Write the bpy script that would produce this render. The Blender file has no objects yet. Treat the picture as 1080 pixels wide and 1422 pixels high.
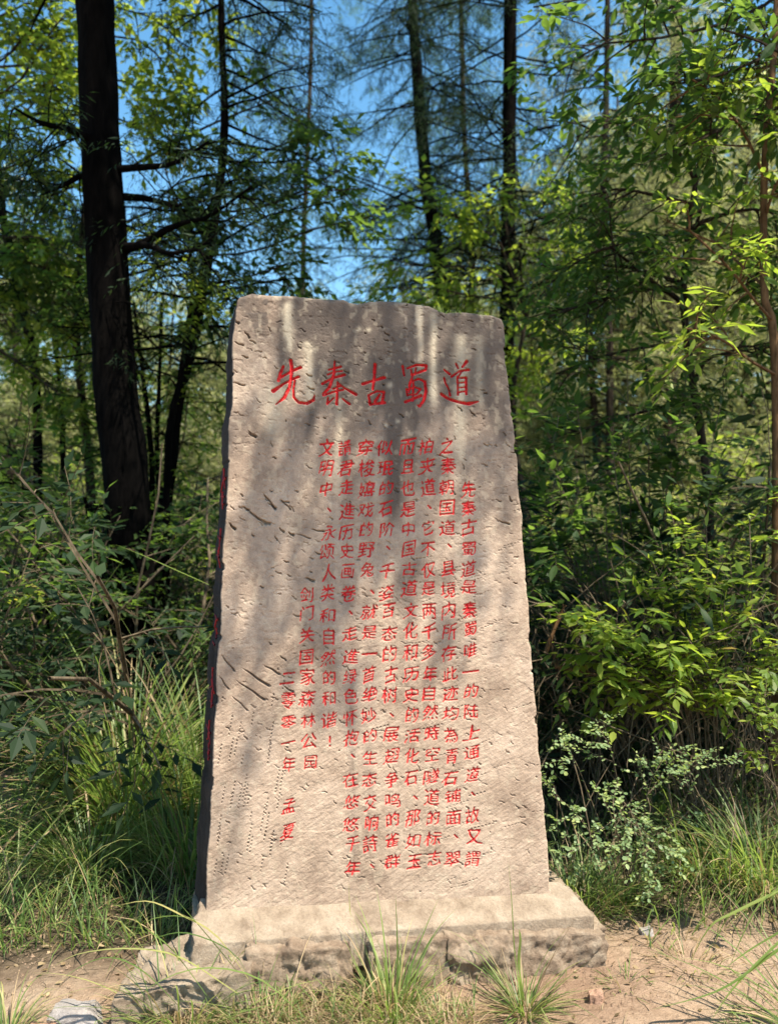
import bpy, math, random
import numpy as np
from mathutils import Vector, noise as mnoise

sc = bpy.context.scene
col = sc.collection
R = math.radians

# ------------------------------------------------------------------ camera, sky, sun, exposure
FPX = 1183.0            # focal length in pixels of the 1080 x 1422 photograph
EYE = np.array([0.0, 0.0, 1.6])
cd = bpy.data.cameras.new('camera')
cam = bpy.data.objects.new('camera', cd)
col.objects.link(cam)
cam.location = EYE
cam.rotation_euler = (R(90), 0, 0)
cd.sensor_fit = 'VERTICAL'
cd.sensor_height = 36.0
cd.lens = FPX / 1422 * 36
cd.clip_start = 0.05
cd.clip_end = 1500
cd.dof.use_dof = True
cd.dof.focus_distance = 2.95
cd.dof.aperture_fstop = 2.3
sc.camera = cam

SUN = np.array([0.36, -0.37, 0.98]); SUN /= np.linalg.norm(SUN)
elev = math.asin(SUN[2])
azim = math.atan2(SUN[0], SUN[1])
w = bpy.data.worlds.new('World')
sc.world = w
w.use_nodes = True
nt = w.node_tree
nt.nodes.clear()
sky = nt.nodes.new('ShaderNodeTexSky')
sky.sky_type = 'NISHITA'
sky.sun_disc = False
sky.sun_elevation = elev
sky.sun_rotation = azim
sky.air_density = 1.0
sky.dust_density = 0.6
sky.ozone_density = 1.1
bg = nt.nodes.new('ShaderNodeBackground')
bg.inputs['Strength'].default_value = 0.115
wo = nt.nodes.new('ShaderNodeOutputWorld')
hs = nt.nodes.new('ShaderNodeHueSaturation')
hs.inputs['Hue'].default_value = 0.485
hs.inputs['Saturation'].default_value = 1.24
nt.links.new(sky.outputs[0], hs.inputs['Color'])
nt.links.new(hs.outputs[0], bg.inputs[0])
nt.links.new(bg.outputs[0], wo.inputs[0])
sl = bpy.data.lights.new('sun', 'SUN')
sl.energy = 5.0
sl.angle = R(0.53)
sl.color = (1.0, 0.92, 0.79)
so = bpy.data.objects.new('sun', sl)
col.objects.link(so)
so.rotation_euler = Vector(SUN.tolist()).to_track_quat('Z', 'Y').to_euler()
sc.view_settings.view_transform = 'Standard'
sc.view_settings.look = 'None'
sc.view_settings.exposure = 1.25
sc.view_settings.gamma = 1.0
sc.view_settings.use_curve_mapping = False
sc.cycles.max_bounces = 8
sc.cycles.transparent_max_bounces = 8
sc.cycles.transmission_bounces = 5
sc.cycles.diffuse_bounces = 4
sc.cycles.use_denoising = True
sc.cycles.sample_clamp_indirect = 6

# ------------------------------------------------------------------ helpers
rng = np.random.default_rng(7)
random.seed(7)
UP = np.array([0.0, 0.0, 1.0])

def P(px, py, d):
    """point seen at photo pixel (px, py) at depth d metres"""
    return np.array([(px - 540) / FPX * d, d, 1.6 - (py - 711) / FPX * d])

_tab = np.random.default_rng(99).random((256, 256)).astype(np.float32)
def vn(x, y, seed=0):
    """value noise, 0..1, any array shape"""
    x = np.asarray(x, dtype=np.float64) + seed * 17.31; y = np.asarray(y, dtype=np.float64) + seed * 7.77
    xi = np.floor(x).astype(np.int64); yi = np.floor(y).astype(np.int64)
    fx = x - xi; fy = y - yi
    fx = fx * fx * (3 - 2 * fx); fy = fy * fy * (3 - 2 * fy)
    x0 = (xi + 31 * seed) & 255; x1 = (xi + 1 + 31 * seed) & 255; y0 = yi & 255; y1 = (yi + 1) & 255
    a = _tab[x0, y0]; b = _tab[x1, y0]; c = _tab[x0, y1]; d = _tab[x1, y1]
    return (a * (1 - fx) + b * fx) * (1 - fy) + (c * (1 - fx) + d * fx) * fy

def fbm(x, y, seed=0, octv=4, gain=0.5):
    s = 0; a = 1; t = 0
    for i in range(octv):
        s = s + a * vn(x * 2 ** i, y * 2 ** i, seed + i); t += a; a *= gain
    return s / t

def norm(v):
    return v / np.maximum(np.linalg.norm(v, axis=-1, keepdims=True), 1e-9)

def smooth(a, b, x):
    t = np.clip((x - a) / (b - a), 0, 1)
    return t * t * (3 - 2 * t)

def mesh_from(name, V, F, mats, attrs=None, midx=None, shade=False):
    """V (n,3); F list of int arrays (m,3) or (m,4)"""
    me = bpy.data.meshes.new(name)
    V = np.asarray(V, dtype=np.float32)
    me.vertices.add(len(V)); me.vertices.foreach_set('co', V.ravel())
    F = [f for f in F if len(f)]
    loops = np.concatenate([f.ravel() for f in F]).astype(np.int32)
    sizes = np.concatenate([np.full(len(f), f.shape[1], dtype=np.int32) for f in F])
    starts = np.concatenate([[0], np.cumsum(sizes)[:-1]]).astype(np.int32)
    me.loops.add(len(loops)); me.loops.foreach_set('vertex_index', loops)
    me.polygons.add(len(sizes)); me.polygons.foreach_set('loop_start', starts)
    me.polygons.foreach_set('loop_total', sizes)
    if midx is not None:
        me.polygons.foreach_set('material_index', np.asarray(midx, dtype=np.int32))
    me.polygons.foreach_set('use_smooth', np.full(len(sizes), bool(shade)))
    for m in mats: me.materials.append(m)
    for k, a in (attrs or {}).items():
        at = me.attributes.new(k, 'FLOAT', 'POINT')
        at.data.foreach_set('value', np.asarray(a, dtype=np.float32))
    me.update(calc_edges=True)
    return me

def link(name, me, parent=None):
    o = bpy.data.objects.new(name, me)
    col.objects.link(o)
    if parent is not None: o.parent = parent
    return o

def tag(o, label=None, cat=None, group=None, kind=None):
    if label: o['label'] = label
    if cat: o['category'] = cat
    if group: o['group'] = group
    if kind: o['kind'] = kind
    return o

def thing(name, label, cat, loc=(0, 0, 0), group=None):
    o = bpy.data.objects.new(name, None)
    o.empty_display_size = 0.1
    col.objects.link(o)
    o.location = [float(q) for q in loc]
    return tag(o, label, cat, group)

def dup(root, loc, rz, s, label, group=None):
    """copy of a thing and of each of its parts (meshes shared)"""
    r = root.copy(); col.objects.link(r)
    r.location = [float(q) for q in loc]; r.rotation_euler = (0, 0, rz); r.scale = (s, s, s)
    r['label'] = label
    if group: r['group'] = group
    for ch in root.children:
        c = ch.copy(); col.objects.link(c); c.parent = r
    return r

class Geo:
    def __init__(self):
        self.V = []; self.F = []; self.A = []; self.M = []; self.n = 0
    def add(self, V, F, var=None, mat=0):
        V = np.asarray(V).reshape(-1, 3)
        if var is None: var = np.full(len(V), 0.5)
        self.V.append(V); self.A.append(np.broadcast_to(var, (len(V),)))
        self.F.append(np.asarray(F) + self.n); self.M.append(np.full(len(F), mat)); self.n += len(V)
    def mesh(self, name, mats, shade=False, origin=None):
        V = np.concatenate(self.V)
        if origin is not None: V = V - np.asarray(origin)
        return mesh_from(name, V, self.F, mats, {'var': np.concatenate(self.A)}, np.concatenate(self.M), shade)

def tubes(geo, C, r0, r1, sides=5, mat=0, rough=0.0, pw=1.0):
    """C (n,k,3) centre lines; r0,r1 (n,) radii at the ends"""
    C = np.asarray(C, dtype=float)
    if C.ndim == 2: C = C[None]
    n, k, _ = C.shape
    r0 = np.broadcast_to(np.asarray(r0, dtype=float), (n,)); r1 = np.broadcast_to(np.asarray(r1, dtype=float), (n,))
    T = norm(np.gradient(C, axis=1))
    ref = np.where(np.abs(T[..., 2:3]) > 0.9, np.array([1.0, 0, 0]), UP)
    A = norm(np.cross(T, ref)); B = np.cross(T, A)
    t = np.linspace(0, 1, k) ** pw
    rad = r0[:, None] * (1 - t) + r1[:, None] * t
    ang = np.linspace(0, 2 * np.pi, sides, endpoint=False)
    rr = rad[:, :, None] * (1 + rough * (rng.random((n, k, sides)) - 0.5))
    V = C[:, :, None] + rr[..., None] * (A[:, :, None] * np.cos(ang)[:, None] + B[:, :, None] * np.sin(ang)[:, None])
    idx = np.arange(n * k * sides).reshape(n, k, sides)
    a = idx[:, :-1]; b = idx[:, 1:]
    F = np.stack([a, np.roll(a, -1, 2), np.roll(b, -1, 2), b], -1).reshape(-1, 4)
    geo.add(V, F, mat=mat, var=np.repeat(rng.random(n), k * sides))

def smooth_path(pts, k):
    """Catmull-Rom through pts resampled to k points"""
    pts = np.asarray(pts, dtype=float)
    p = np.vstack([2 * pts[0] - pts[1], pts, 2 * pts[-1] - pts[-2]])
    u = np.linspace(0, len(pts) - 1 - 1e-6, k); i = u.astype(int); t = (u - i)[:, None]
    a, b, c, d = p[i], p[i + 1], p[i + 2], p[i + 3]
    return 0.5 * (2 * b + (c - a) * t + (2 * a - 5 * b + 4 * c - d) * t ** 2 + (3 * b - a - 3 * c + d) * t ** 3)

def curves(base, d, L, droop=0.1, wig=0.15, k=6):
    base = np.asarray(base, dtype=float); n = len(base)
    d = norm(np.asarray(d, dtype=float)); L = np.broadcast_to(np.asarray(L, dtype=float), (n,))
    out = np.empty((n, k, 3)); out[:, 0] = base
    for i in range(1, k):
        d = norm(d + np.array([0, 0, -droop]) / (k - 1) + wig * rng.normal(size=(n, 3)) / math.sqrt(k))
        out[:, i] = out[:, i - 1] + d * (L / (k - 1))[:, None]
    return out

def along(C, t):
    """points and tangents at parameter t (n,) of the curves C (n,k,3)"""
    n, k, _ = C.shape
    u = np.clip(t, 0, 0.9999) * (k - 1); i = u.astype(int); f = (u - i)[:, None]
    r = np.arange(n)
    return C[r, i] * (1 - f) + C[r, i + 1] * f, norm(C[r, i + 1] - C[r, i])

def spawn(C, per, L, t0=0.2, t1=1.0, spread=0.8, droop=0.1, wig=0.15, k=5, flat=0.5, taper=0.6):
    n = len(C); idx = np.repeat(np.arange(n), per); m = len(idx)
    t = t0 + (t1 - t0) * rng.random(m)
    p, tan = along(C[idx], t)
    side = rng.normal(size=(m, 3)); side[:, 2] *= (1 - flat)
    side = norm(side - (side * tan).sum(1, keepdims=True) * tan)
    d = tan * (1 - spread) + side * spread
    ln = L * (0.6 + 0.8 * rng.random(m)) * (1 - taper * (t - t0) / (t1 - t0 + 1e-6))
    return curves(p, d, ln, droop, wig, k)

LEAF4 = np.array([[0, 0, 0], [0.42, -0.5, 0.12], [1, 0, -0.05], [0.42, 0.5, 0.12]])
LEAF4F = np.array([[0, 1, 2], [0, 2, 3]])
LEAF8 = np.array([[0, 0, 0], [0.22, -0.36, 0.05], [0.55, -0.46, 0.03], [1, 0, -0.16], [0.55, 0.46, 0.03], [0.22, 0.36, 0.05], [0.28, 0, -0.01], [0.62, 0, -0.05]])
LEAF8F = np.array([[0, 1, 6], [0, 6, 5], [1, 2, 7], [1, 7, 6], [5, 6, 7], [5, 7, 4], [2, 3, 7], [7, 3, 4]])
ROUND = np.array([[0, 0, 0], [0.3, -0.42, 0.06], [0.75, -0.42, 0.03], [1, 0, -0.02], [0.75, 0.42, 0.03], [0.3, 0.42, 0.06]])
ROUNDF = np.array([[0, 1, 3], [1, 2, 3], [0, 3, 5], [5, 3, 4]])

def leaves(geo, base, d, nrm, L, W, mat=0, tpl=4):
    if getattr(geo, 'pick', None) is not None:           # kept back, to be built leaf by leaf
        n = len(base); geo.pick.append((base, d, nrm, np.broadcast_to(L, (n,)), np.broadcast_to(W, (n,))))
        return
    T, F = {4: (LEAF4, LEAF4F), 8: (LEAF8, LEAF8F), 6: (ROUND, ROUNDF)}[tpl]
    n = len(base)
    x = norm(d); y = norm(np.cross(nrm, x)); z = np.cross(x, y)
    L = np.broadcast_to(L, (n,)); W = np.broadcast_to(W, (n,))
    V = base[:, None] + x[:, None] * (T[:, 0] * L[:, None])[..., None] + y[:, None] * (T[:, 1] * W[:, None])[..., None] \
        + z[:, None] * (T[:, 2] * W[:, None])[..., None]
    k = len(T)
    FF = (F[None] + (np.arange(n) * k)[:, None, None]).reshape(-1, 3)
    geo.add(V, FF, np.repeat(rng.random(n), k), mat)

def twig_leaves(geo, T, m, L, W, mat=1, jit=0.35, tpl=4, ang=0.85, vary=0.35, droop=0.15):
    n = len(T); up = UP
    for j in range(m):
        t = np.full(n, (j + 0.7) / m)
        p, tan = along(T, t)
        s = norm(np.cross(tan, up) + 1e-4) * (1 if j % 2 else -1)
        last = (j == m - 1)
        d = tan * (1.0 if last else 1 - ang * 0.6) + s * (0 if last else ang) + jit * rng.normal(size=(n, 3)) * 0.6
        d[:, 2] -= droop
        nr = up + jit * rng.normal(size=(n, 3))
        sc_ = (1 - vary) + 2 * vary * rng.random(n) * (1.0)
        leaves(geo, p, d, nr, L * sc_, W * sc_, mat, tpl)

def blades(geo, base, az, L, W, lean, bend, k=7, mat=0, fold=True):
    """grass blades: start steep, bend over under their own weight"""
    n = len(base)
    az = np.asarray(az); h = np.stack([np.cos(az), np.sin(az), np.zeros(n)], -1)
    sd = np.stack([-np.sin(az), np.cos(az), np.zeros(n)], -1)
    L = np.broadcast_to(L, (n,)); W = np.broadcast_to(W, (n,)); lean = np.broadcast_to(lean, (n,)); bend = np.broadcast_to(bend, (n,))
    p = np.array(base, dtype=float); C = [p]; wv = rng.normal(size=(n,)) * 0.12
    for i in range(1, k):
        th = lean + bend * ((i - 0.5) / (k - 1)) ** 1.5
        p = p + ((h * np.sin(th)[:, None] + UP * np.cos(th)[:, None]) + sd * (wv * i / k)[:, None]) * (L / (k - 1))[:, None]
        C.append(p)
    C = np.stack(C, 1)
    t = np.linspace(0, 1, k)
    wd = W[:, None] * np.clip(1.15 * (1 - t ** 2.2), 0.03, 1) * np.clip(0.55 + 2 * t, 0, 1)
    A = C - sd[:, None] * wd[..., None] / 2; B = C + sd[:, None] * wd[..., None] / 2
    V = np.stack([A, B], 2)
    idx = np.arange(n * k * 2).reshape(n, k, 2)
    F = np.stack([idx[:, :-1, 0], idx[:, :-1, 1], idx[:, 1:, 1], idx[:, 1:, 0]], -1).reshape(-1, 4)
    geo.add(V, F, np.repeat(rng.random(n), k * 2), mat)

# ------------------------------------------------------------------ materials
def mat_new(name):
    m = bpy.data.materials.new(name); m.use_nodes = True
    n = m.node_tree; n.nodes.clear()
    out = n.nodes.new('ShaderNodeOutputMaterial')
    return m, n, out

def nd(n, t, **kw):
    x = n.nodes.new(t)
    for k, v in kw.items(): setattr(x, k, v)
    return x

def setin(node, **kw):
    for k, v in kw.items(): node.inputs[k.replace('_', ' ')].default_value = v

def ramp(n, stops, src):
    r = n.nodes.new('ShaderNodeValToRGB')
    e = r.color_ramp.elements
    while len(e) > 1: e.remove(e[-1])
    e[0].position = stops[0][0]; e[0].color = (*stops[0][1], 1)
    for p, c in stops[1:]:
        q = e.new(p); q.color = (*c, 1)
    n.links.new(src, r.inputs[0])
    return r.outputs[0]

def noise_tex(n, scale, detail=6, rough=0.6, vec=None, dist=0.0):
    x = n.nodes.new('ShaderNodeTexNoise')
    setin(x, Scale=scale, Detail=detail, Roughness=rough, Distortion=dist)
    if vec is not None: n.links.new(vec, x.inputs['Vector'])
    return x.outputs['Fac']

def mixc(n, fac, a, b, blend='MIX'):
    x = n.nodes.new('ShaderNodeMix'); x.data_type = 'RGBA'; x.blend_type = blend
    for sock, v in ((x.inputs[0], fac), (x.inputs[6], a), (x.inputs[7], b)):
        if isinstance(v, (int, float)): sock.default_value = v
        elif isinstance(v, tuple): sock.default_value = (*v, 1)
        else: n.links.new(v, sock)
    return x.outputs[2]

def math_(n, op, a, b=0.5):
    x = n.nodes.new('ShaderNodeMath'); x.operation = op
    for s, v in ((x.inputs[0], a), (x.inputs[1], b)):
        if isinstance(v, (int, float)): s.default_value = v
        else: n.links.new(v, s)
    return x.outputs[0]

def leaf_mat(name, stops, trans, tfac=0.4, rough=0.5, spec=0.4):
    m, n, out = mat_new(name)
    at = nd(n, 'ShaderNodeAttribute', attribute_name='var')
    c = ramp(n, stops, at.outputs['Fac'])
    ge = nd(n, 'ShaderNodeNewGeometry')
    nz = noise_tex(n, 2.3, 2, 0.5, ge.outputs['Position'])
    c = mixc(n, 0.45, c, ramp(n, [(0.3, (0.55, 0.6, 0.6)), (0.7, (1.5, 1.4, 1.2))], nz), 'MULTIPLY')
    p = nd(n, 'ShaderNodeBsdfPrincipled'); setin(p, Roughness=rough); p.inputs['Specular IOR Level'].default_value = spec
    n.links.new(c, p.inputs['Base Color'])
    t = nd(n, 'ShaderNodeBsdfTranslucent')
    n.links.new(mixc(n, 0.5, mixc(n, 1.0, c, (2.2, 2.2, 1.2), 'MULTIPLY'), trans), t.inputs[0])
    mx = nd(n, 'ShaderNodeMixShader'); mx.inputs[0].default_value = tfac
    n.links.new(p.outputs[0], mx.inputs[1]); n.links.new(t.outputs[0], mx.inputs[2])
    n.links.new(mx.outputs[0], out.inputs[0])
    return m

def bark_mat(name, dark, light, scale=8, bump=0.6, stretch=0.25):
    m, n, out = mat_new(name)
    tc = nd(n, 'ShaderNodeTexCoord'); mp = nd(n, 'ShaderNodeMapping'); mp.inputs['Scale'].default_value = (1, 1, stretch)
    n.links.new(tc.outputs['Object'], mp.inputs[0])
    a = noise_tex(n, scale * 3, 8, 0.7, mp.outputs[0], 0.4); b = noise_tex(n, scale * 0.4, 3, 0.6, mp.outputs[0])
    c = ramp(n, [(0.35, dark), (0.7, light)], a)
    c = mixc(n, 0.6, c, ramp(n, [(0.3, (0.45, 0.45, 0.45)), (0.7, (1.4, 1.35, 1.25))], b), 'MULTIPLY')
    p = nd(n, 'ShaderNodeBsdfPrincipled'); setin(p, Roughness=0.9); p.inputs['Specular IOR Level'].default_value = 0.03
    n.links.new(c, p.inputs['Base Color'])
    bp = nd(n, 'ShaderNodeBump'); setin(bp, Strength=bump, Distance=0.02)
    n.links.new(a, bp.inputs['Height']); n.links.new(bp.outputs[0], p.inputs['Normal'])
    n.links.new(p.outputs[0], out.inputs[0])
    return m

def stone_mat(name, cols, scale=6, bump=0.5, inscription=False, red=(0.62, 0.018, 0.024)):
    m, n, out = mat_new(name)
    tc = nd(n, 'ShaderNodeTexCoord'); v = tc.outputs['Object']
    a = noise_tex(n, scale, 8, 0.62, v, 0.3); b = noise_tex(n, scale * 9, 6, 0.7, v); f = noise_tex(n, scale * 60, 3, 0.7, v)
    c = ramp(n, [(0.30, cols[0]), (0.5, cols[1]), (0.72, cols[2])], a)
    c = mixc(n, 0.55, c, ramp(n, [(0.3, (0.62, 0.60, 0.58)), (0.5, (1, 1, 1)), (0.75, (1.28, 1.27, 1.25))], b), 'MULTIPLY')
    c = mixc(n, 0.35, c, ramp(n, [(0.35, (0.6, 0.6, 0.6)), (0.6, (1.2, 1.2, 1.2))], f), 'MULTIPLY')
    if inscription:
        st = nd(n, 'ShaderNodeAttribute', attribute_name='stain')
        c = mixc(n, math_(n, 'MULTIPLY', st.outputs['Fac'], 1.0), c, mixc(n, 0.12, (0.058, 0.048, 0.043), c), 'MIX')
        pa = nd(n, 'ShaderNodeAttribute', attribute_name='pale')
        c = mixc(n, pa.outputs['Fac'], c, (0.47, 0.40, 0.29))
        pt = nd(n, 'ShaderNodeAttribute', attribute_name='paint')
        wear = ramp(n, [(0.34, (0.55, 0.55, 0.55)), (0.5, (1, 1, 1))], noise_tex(n, 170, 3, 0.6, v))
        k = math_(n, 'MULTIPLY', pt.outputs['Fac'], wear)
        c = mixc(n, k, c, ramp(n, [(0.34, (0.44, 0.012, 0.016)), (0.5, red), (0.68, (0.68, 0.035, 0.035)), (0.8, (0.70, 0.16, 0.13))], noise_tex(n, 55, 4, 0.65, v)))
    p = nd(n, 'ShaderNodeBsdfPrincipled'); setin(p, Roughness=0.88); p.inputs['Specular IOR Level'].default_value = 0.2
    n.links.new(c, p.inputs['Base Color'])
    h = math_(n, 'ADD', math_(n, 'MULTIPLY', b, 0.7), math_(n, 'MULTIPLY', f, 0.3))
    bp = nd(n, 'ShaderNodeBump'); setin(bp, Strength=bump, Distance=0.012)
    n.links.new(h, bp.inputs['Height']); n.links.new(bp.outputs[0], p.inputs['Normal'])
    n.links.new(p.outputs[0], out.inputs[0])
    return m

SANDSTONE = [(0.245, 0.175, 0.125), (0.385, 0.287, 0.210), (0.49, 0.378, 0.285)]
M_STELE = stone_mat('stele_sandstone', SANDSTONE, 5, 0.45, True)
M_FLANK = stone_mat('shade_dark_sandstone', [(0.022, 0.018, 0.017), (0.045, 0.037, 0.034), (0.08, 0.065, 0.056)], 8, 0.9)  # darker copy of the slab's stone: shade of the flanks painted in
M_BLOCK = stone_mat('weathered_block', [(0.14, 0.095, 0.065), (0.29, 0.215, 0.15), (0.42, 0.335, 0.245)], 13, 1.0)
M_PLINTH = stone_mat('plinth_stone', [(0.18, 0.13, 0.09), (0.32, 0.25, 0.18), (0.42, 0.345, 0.26)], 11, 1.0)
M_ROCK = stone_mat('rock_grey', [(0.20, 0.18, 0.16), (0.30, 0.27, 0.25), (0.40, 0.36, 0.33)], 9, 0.8)
M_REDROCK = stone_mat('rock_red', [(0.26, 0.15, 0.10), (0.36, 0.22, 0.15), (0.42, 0.28, 0.2)], 9, 0.8)
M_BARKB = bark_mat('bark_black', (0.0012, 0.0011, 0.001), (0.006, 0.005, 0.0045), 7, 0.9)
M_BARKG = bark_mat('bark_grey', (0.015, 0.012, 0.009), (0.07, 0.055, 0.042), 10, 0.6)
M_BARKR = bark_mat('bark_brown', (0.06, 0.035, 0.018), (0.20, 0.12, 0.065), 14, 0.4)
M_TWIG = bark_mat('twig_brown', (0.05, 0.038, 0.025), (0.20, 0.16, 0.11), 20, 0.2)
M_LFRESH = leaf_mat('leaf_fresh', [(0, (0.05, 0.11, 0.018)), (0.6, (0.12, 0.185, 0.03)), (0.97, (0.22, 0.27, 0.05)), (1, (0.28, 0.19, 0.06))], (0.60, 0.72, 0.07), 0.5)
M_LMID = leaf_mat('leaf_mid', [(0, (0.014, 0.036, 0.012)), (0.7, (0.038, 0.075, 0.022)), (1, (0.10, 0.14, 0.04))], (0.30, 0.48, 0.06), 0.48, 0.55, 0.25)
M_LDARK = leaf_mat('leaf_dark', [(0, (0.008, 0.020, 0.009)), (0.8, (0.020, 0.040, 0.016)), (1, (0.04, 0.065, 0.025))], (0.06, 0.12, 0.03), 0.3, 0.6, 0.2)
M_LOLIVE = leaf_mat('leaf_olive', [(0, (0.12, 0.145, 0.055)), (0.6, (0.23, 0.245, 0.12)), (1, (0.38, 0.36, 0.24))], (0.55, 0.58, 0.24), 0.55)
M_LSMALL = leaf_mat('leaf_small', [(0, (0.13, 0.20, 0.09)), (0.6, (0.22, 0.30, 0.15)), (1, (0.32, 0.37, 0.13))], (0.25, 0.40, 0.08), 0.4)
M_GRASS = leaf_mat('grass_green', [(0, (0.05, 0.105, 0.032)), (0.5, (0.12, 0.19, 0.055)), (0.85, (0.21, 0.27, 0.09)), (1, (0.34, 0.31, 0.14))], (0.36, 0.50, 0.09), 0.45, 0.45)
M_GDRY = leaf_mat('grass_dry', [(0, (0.14, 0.10, 0.055)), (0.6, (0.26, 0.19, 0.11)), (1, (0.40, 0.31, 0.19))], (0.3, 0.22, 0.1), 0.3, 0.6)

from mathutils import Matrix
def leaf_mesh_set(tpl, mat, n=6):
    T, F = {8: (LEAF8, LEAF8F), 6: (ROUND, ROUNDF)}[tpl]
    out = []
    for i in range(n):
        V = T * (1 + 0.06 * rng.normal(size=T.shape)); V[0] = 0
        V[:, 2] += rng.normal() * 0.35 * V[:, 0] ** 2                      # some curl down, some up
        out.append(mesh_from('leaf', V, [F], [mat], {'var': np.full(len(T), (i + 0.5) / n)}))
    return out
def place_leaves(t, org, B_, D_d, Nn, L, W, meshes):
    X = norm(D_d); Y = norm(np.cross(Nn, X)); Z = np.cross(X, Y)
    for i in range(len(B_)):
        o = bpy.data.objects.new('leaf', meshes[int(rng.integers(len(meshes)))]); col.objects.link(o); o.parent = t
        m = np.eye(4); m[:3, 0] = X[i] * L[i]; m[:3, 1] = Y[i] * W[i]; m[:3, 2] = Z[i] * W[i]; m[:3, 3] = B_[i] - org
        o.matrix_local = Matrix(m.tolist())
def in_frame(p):
    x = 540 + FPX * p[:, 0] / np.maximum(p[:, 1], 0.1); y = 711 - FPX * (p[:, 2] - 1.6) / np.maximum(p[:, 1], 0.1)
    return (x > 0) & (x < 1080) & (y > 0) & (y < 1422) & (p[:, 1] > 0.3)
# ------------------------------------------------------------------ the stele: a plane turned 10 degrees, carved as a height field
YAW = R(10.0); LEAN = R(1.2)
E1 = np.array([math.cos(YAW), math.sin(YAW), 0.0])
E2 = np.array([-math.sin(YAW) * math.sin(LEAN), math.cos(YAW) * math.sin(LEAN), math.cos(LEAN)])
N_ = np.cross(E1, E2)                      # towards the viewer
O_ = np.array([0.0, 3.0, 1.6])

def face(px, py):
    """photo pixel -> (s, t) metres on the stele's front plane"""
    px = np.asarray(px, dtype=float); py = np.asarray(py, dtype=float)
    d = np.stack([(px - 540) / FPX, np.ones_like(px), (711 - py) / FPX], -1)
    k = ((O_ - EYE) @ N_) / (d @ N_)
    q = EYE + d * k[..., None] - O_
    return q @ E1, q @ E2

MM = 0.00125                               # raster pitch
S0, T0 = -0.78, -1.52                      # raster origin
RW, RH = 1140, 1960
def ras(px, py):
    s, t = face(px, py)
    return (s - S0) / MM, (t - T0) / MM
sx = (np.arange(RW) * MM + S0); ty = (np.arange(RH) * MM + T0)
SX, TY = np.meshgrid(sx, ty)
inv = None
# px-space coordinates of raster pixels, for laying out stains
Wp = O_ + SX[..., None] * E1 + TY[..., None] * E2 - EYE
PXR = (540 + FPX * Wp[..., 0] / Wp[..., 1]).astype(np.float32); PYR = (711 - FPX * Wp[..., 2] / Wp[..., 1]).astype(np.float32)
del Wp

mask = np.zeros((RH, RW), dtype=np.float32)      # carved strokes
deep = np.zeros((RH, RW), dtype=np.float32)      # depth of the carving
cid = np.zeros((RH, RW), dtype=np.int32)         # which character

def stamp_tri(a, b, c, i, dp):
    x0 = int(min(a[0], b[0], c[0])) - 1; x1 = int(max(a[0], b[0], c[0])) + 2
    y0 = int(min(a[1], b[1], c[1])) - 1; y1 = int(max(a[1], b[1], c[1])) + 2
    X, Y = np.meshgrid(np.arange(x0, x1), np.arange(y0, y1))
    def e(p, q): return (q[0] - p[0]) * (Y - p[1]) - (q[1] - p[1]) * (X - p[0])
    e1, e2, e3 = e(a, b), e(b, c), e(c, a)
    m = ((e1 >= 0) & (e2 >= 0) & (e3 >= 0)) | ((e1 <= 0) & (e2 <= 0) & (e3 <= 0))
    mask[y0:y1, x0:x1][m] = 1; deep[y0:y1, x0:x1][m] = dp; cid[y0:y1, x0:x1][m] = i

def stamp_stroke(pts, i, dp, k=1.0):
    """pts: list of (px, py, width px) in photo pixels"""
    for (x0, y0, w0), (x1, y1, w1) in zip(pts[:-1], pts[1:]):
        n = max(2, int(math.hypot(x1 - x0, y1 - y0) * 2.0))
        for q in range(n + 1):
            f = q / n
            cx, cy = ras(x0 + (x1 - x0) * f, y0 + (y1 - y0) * f)
            r = 0.5 * (w0 + (w1 - w0) * f) * 0.00255 / MM * k
            a0, a1, b0, b1 = int(cx - r) - 1, int(cx + r) + 2, int(cy - r) - 1, int(cy + r) + 2
            X, Y = np.meshgrid(np.arange(a0, a1), np.arange(b0, b1))
            # a slanted brush tip
            u = (X - cx) * 0.82 - (Y - cy) * 0.57; v = (X - cx) * 0.57 + (Y - cy) * 0.82
            m = (u / (r * 1.05)) ** 2 + (v / (r * 0.8)) ** 2 <= 1
            mask[b0:b1, a0:a1][m] = 1; deep[b0:b1, a0:a1][m] = dp; cid[b0:b1, a0:a1][m] = i

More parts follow.
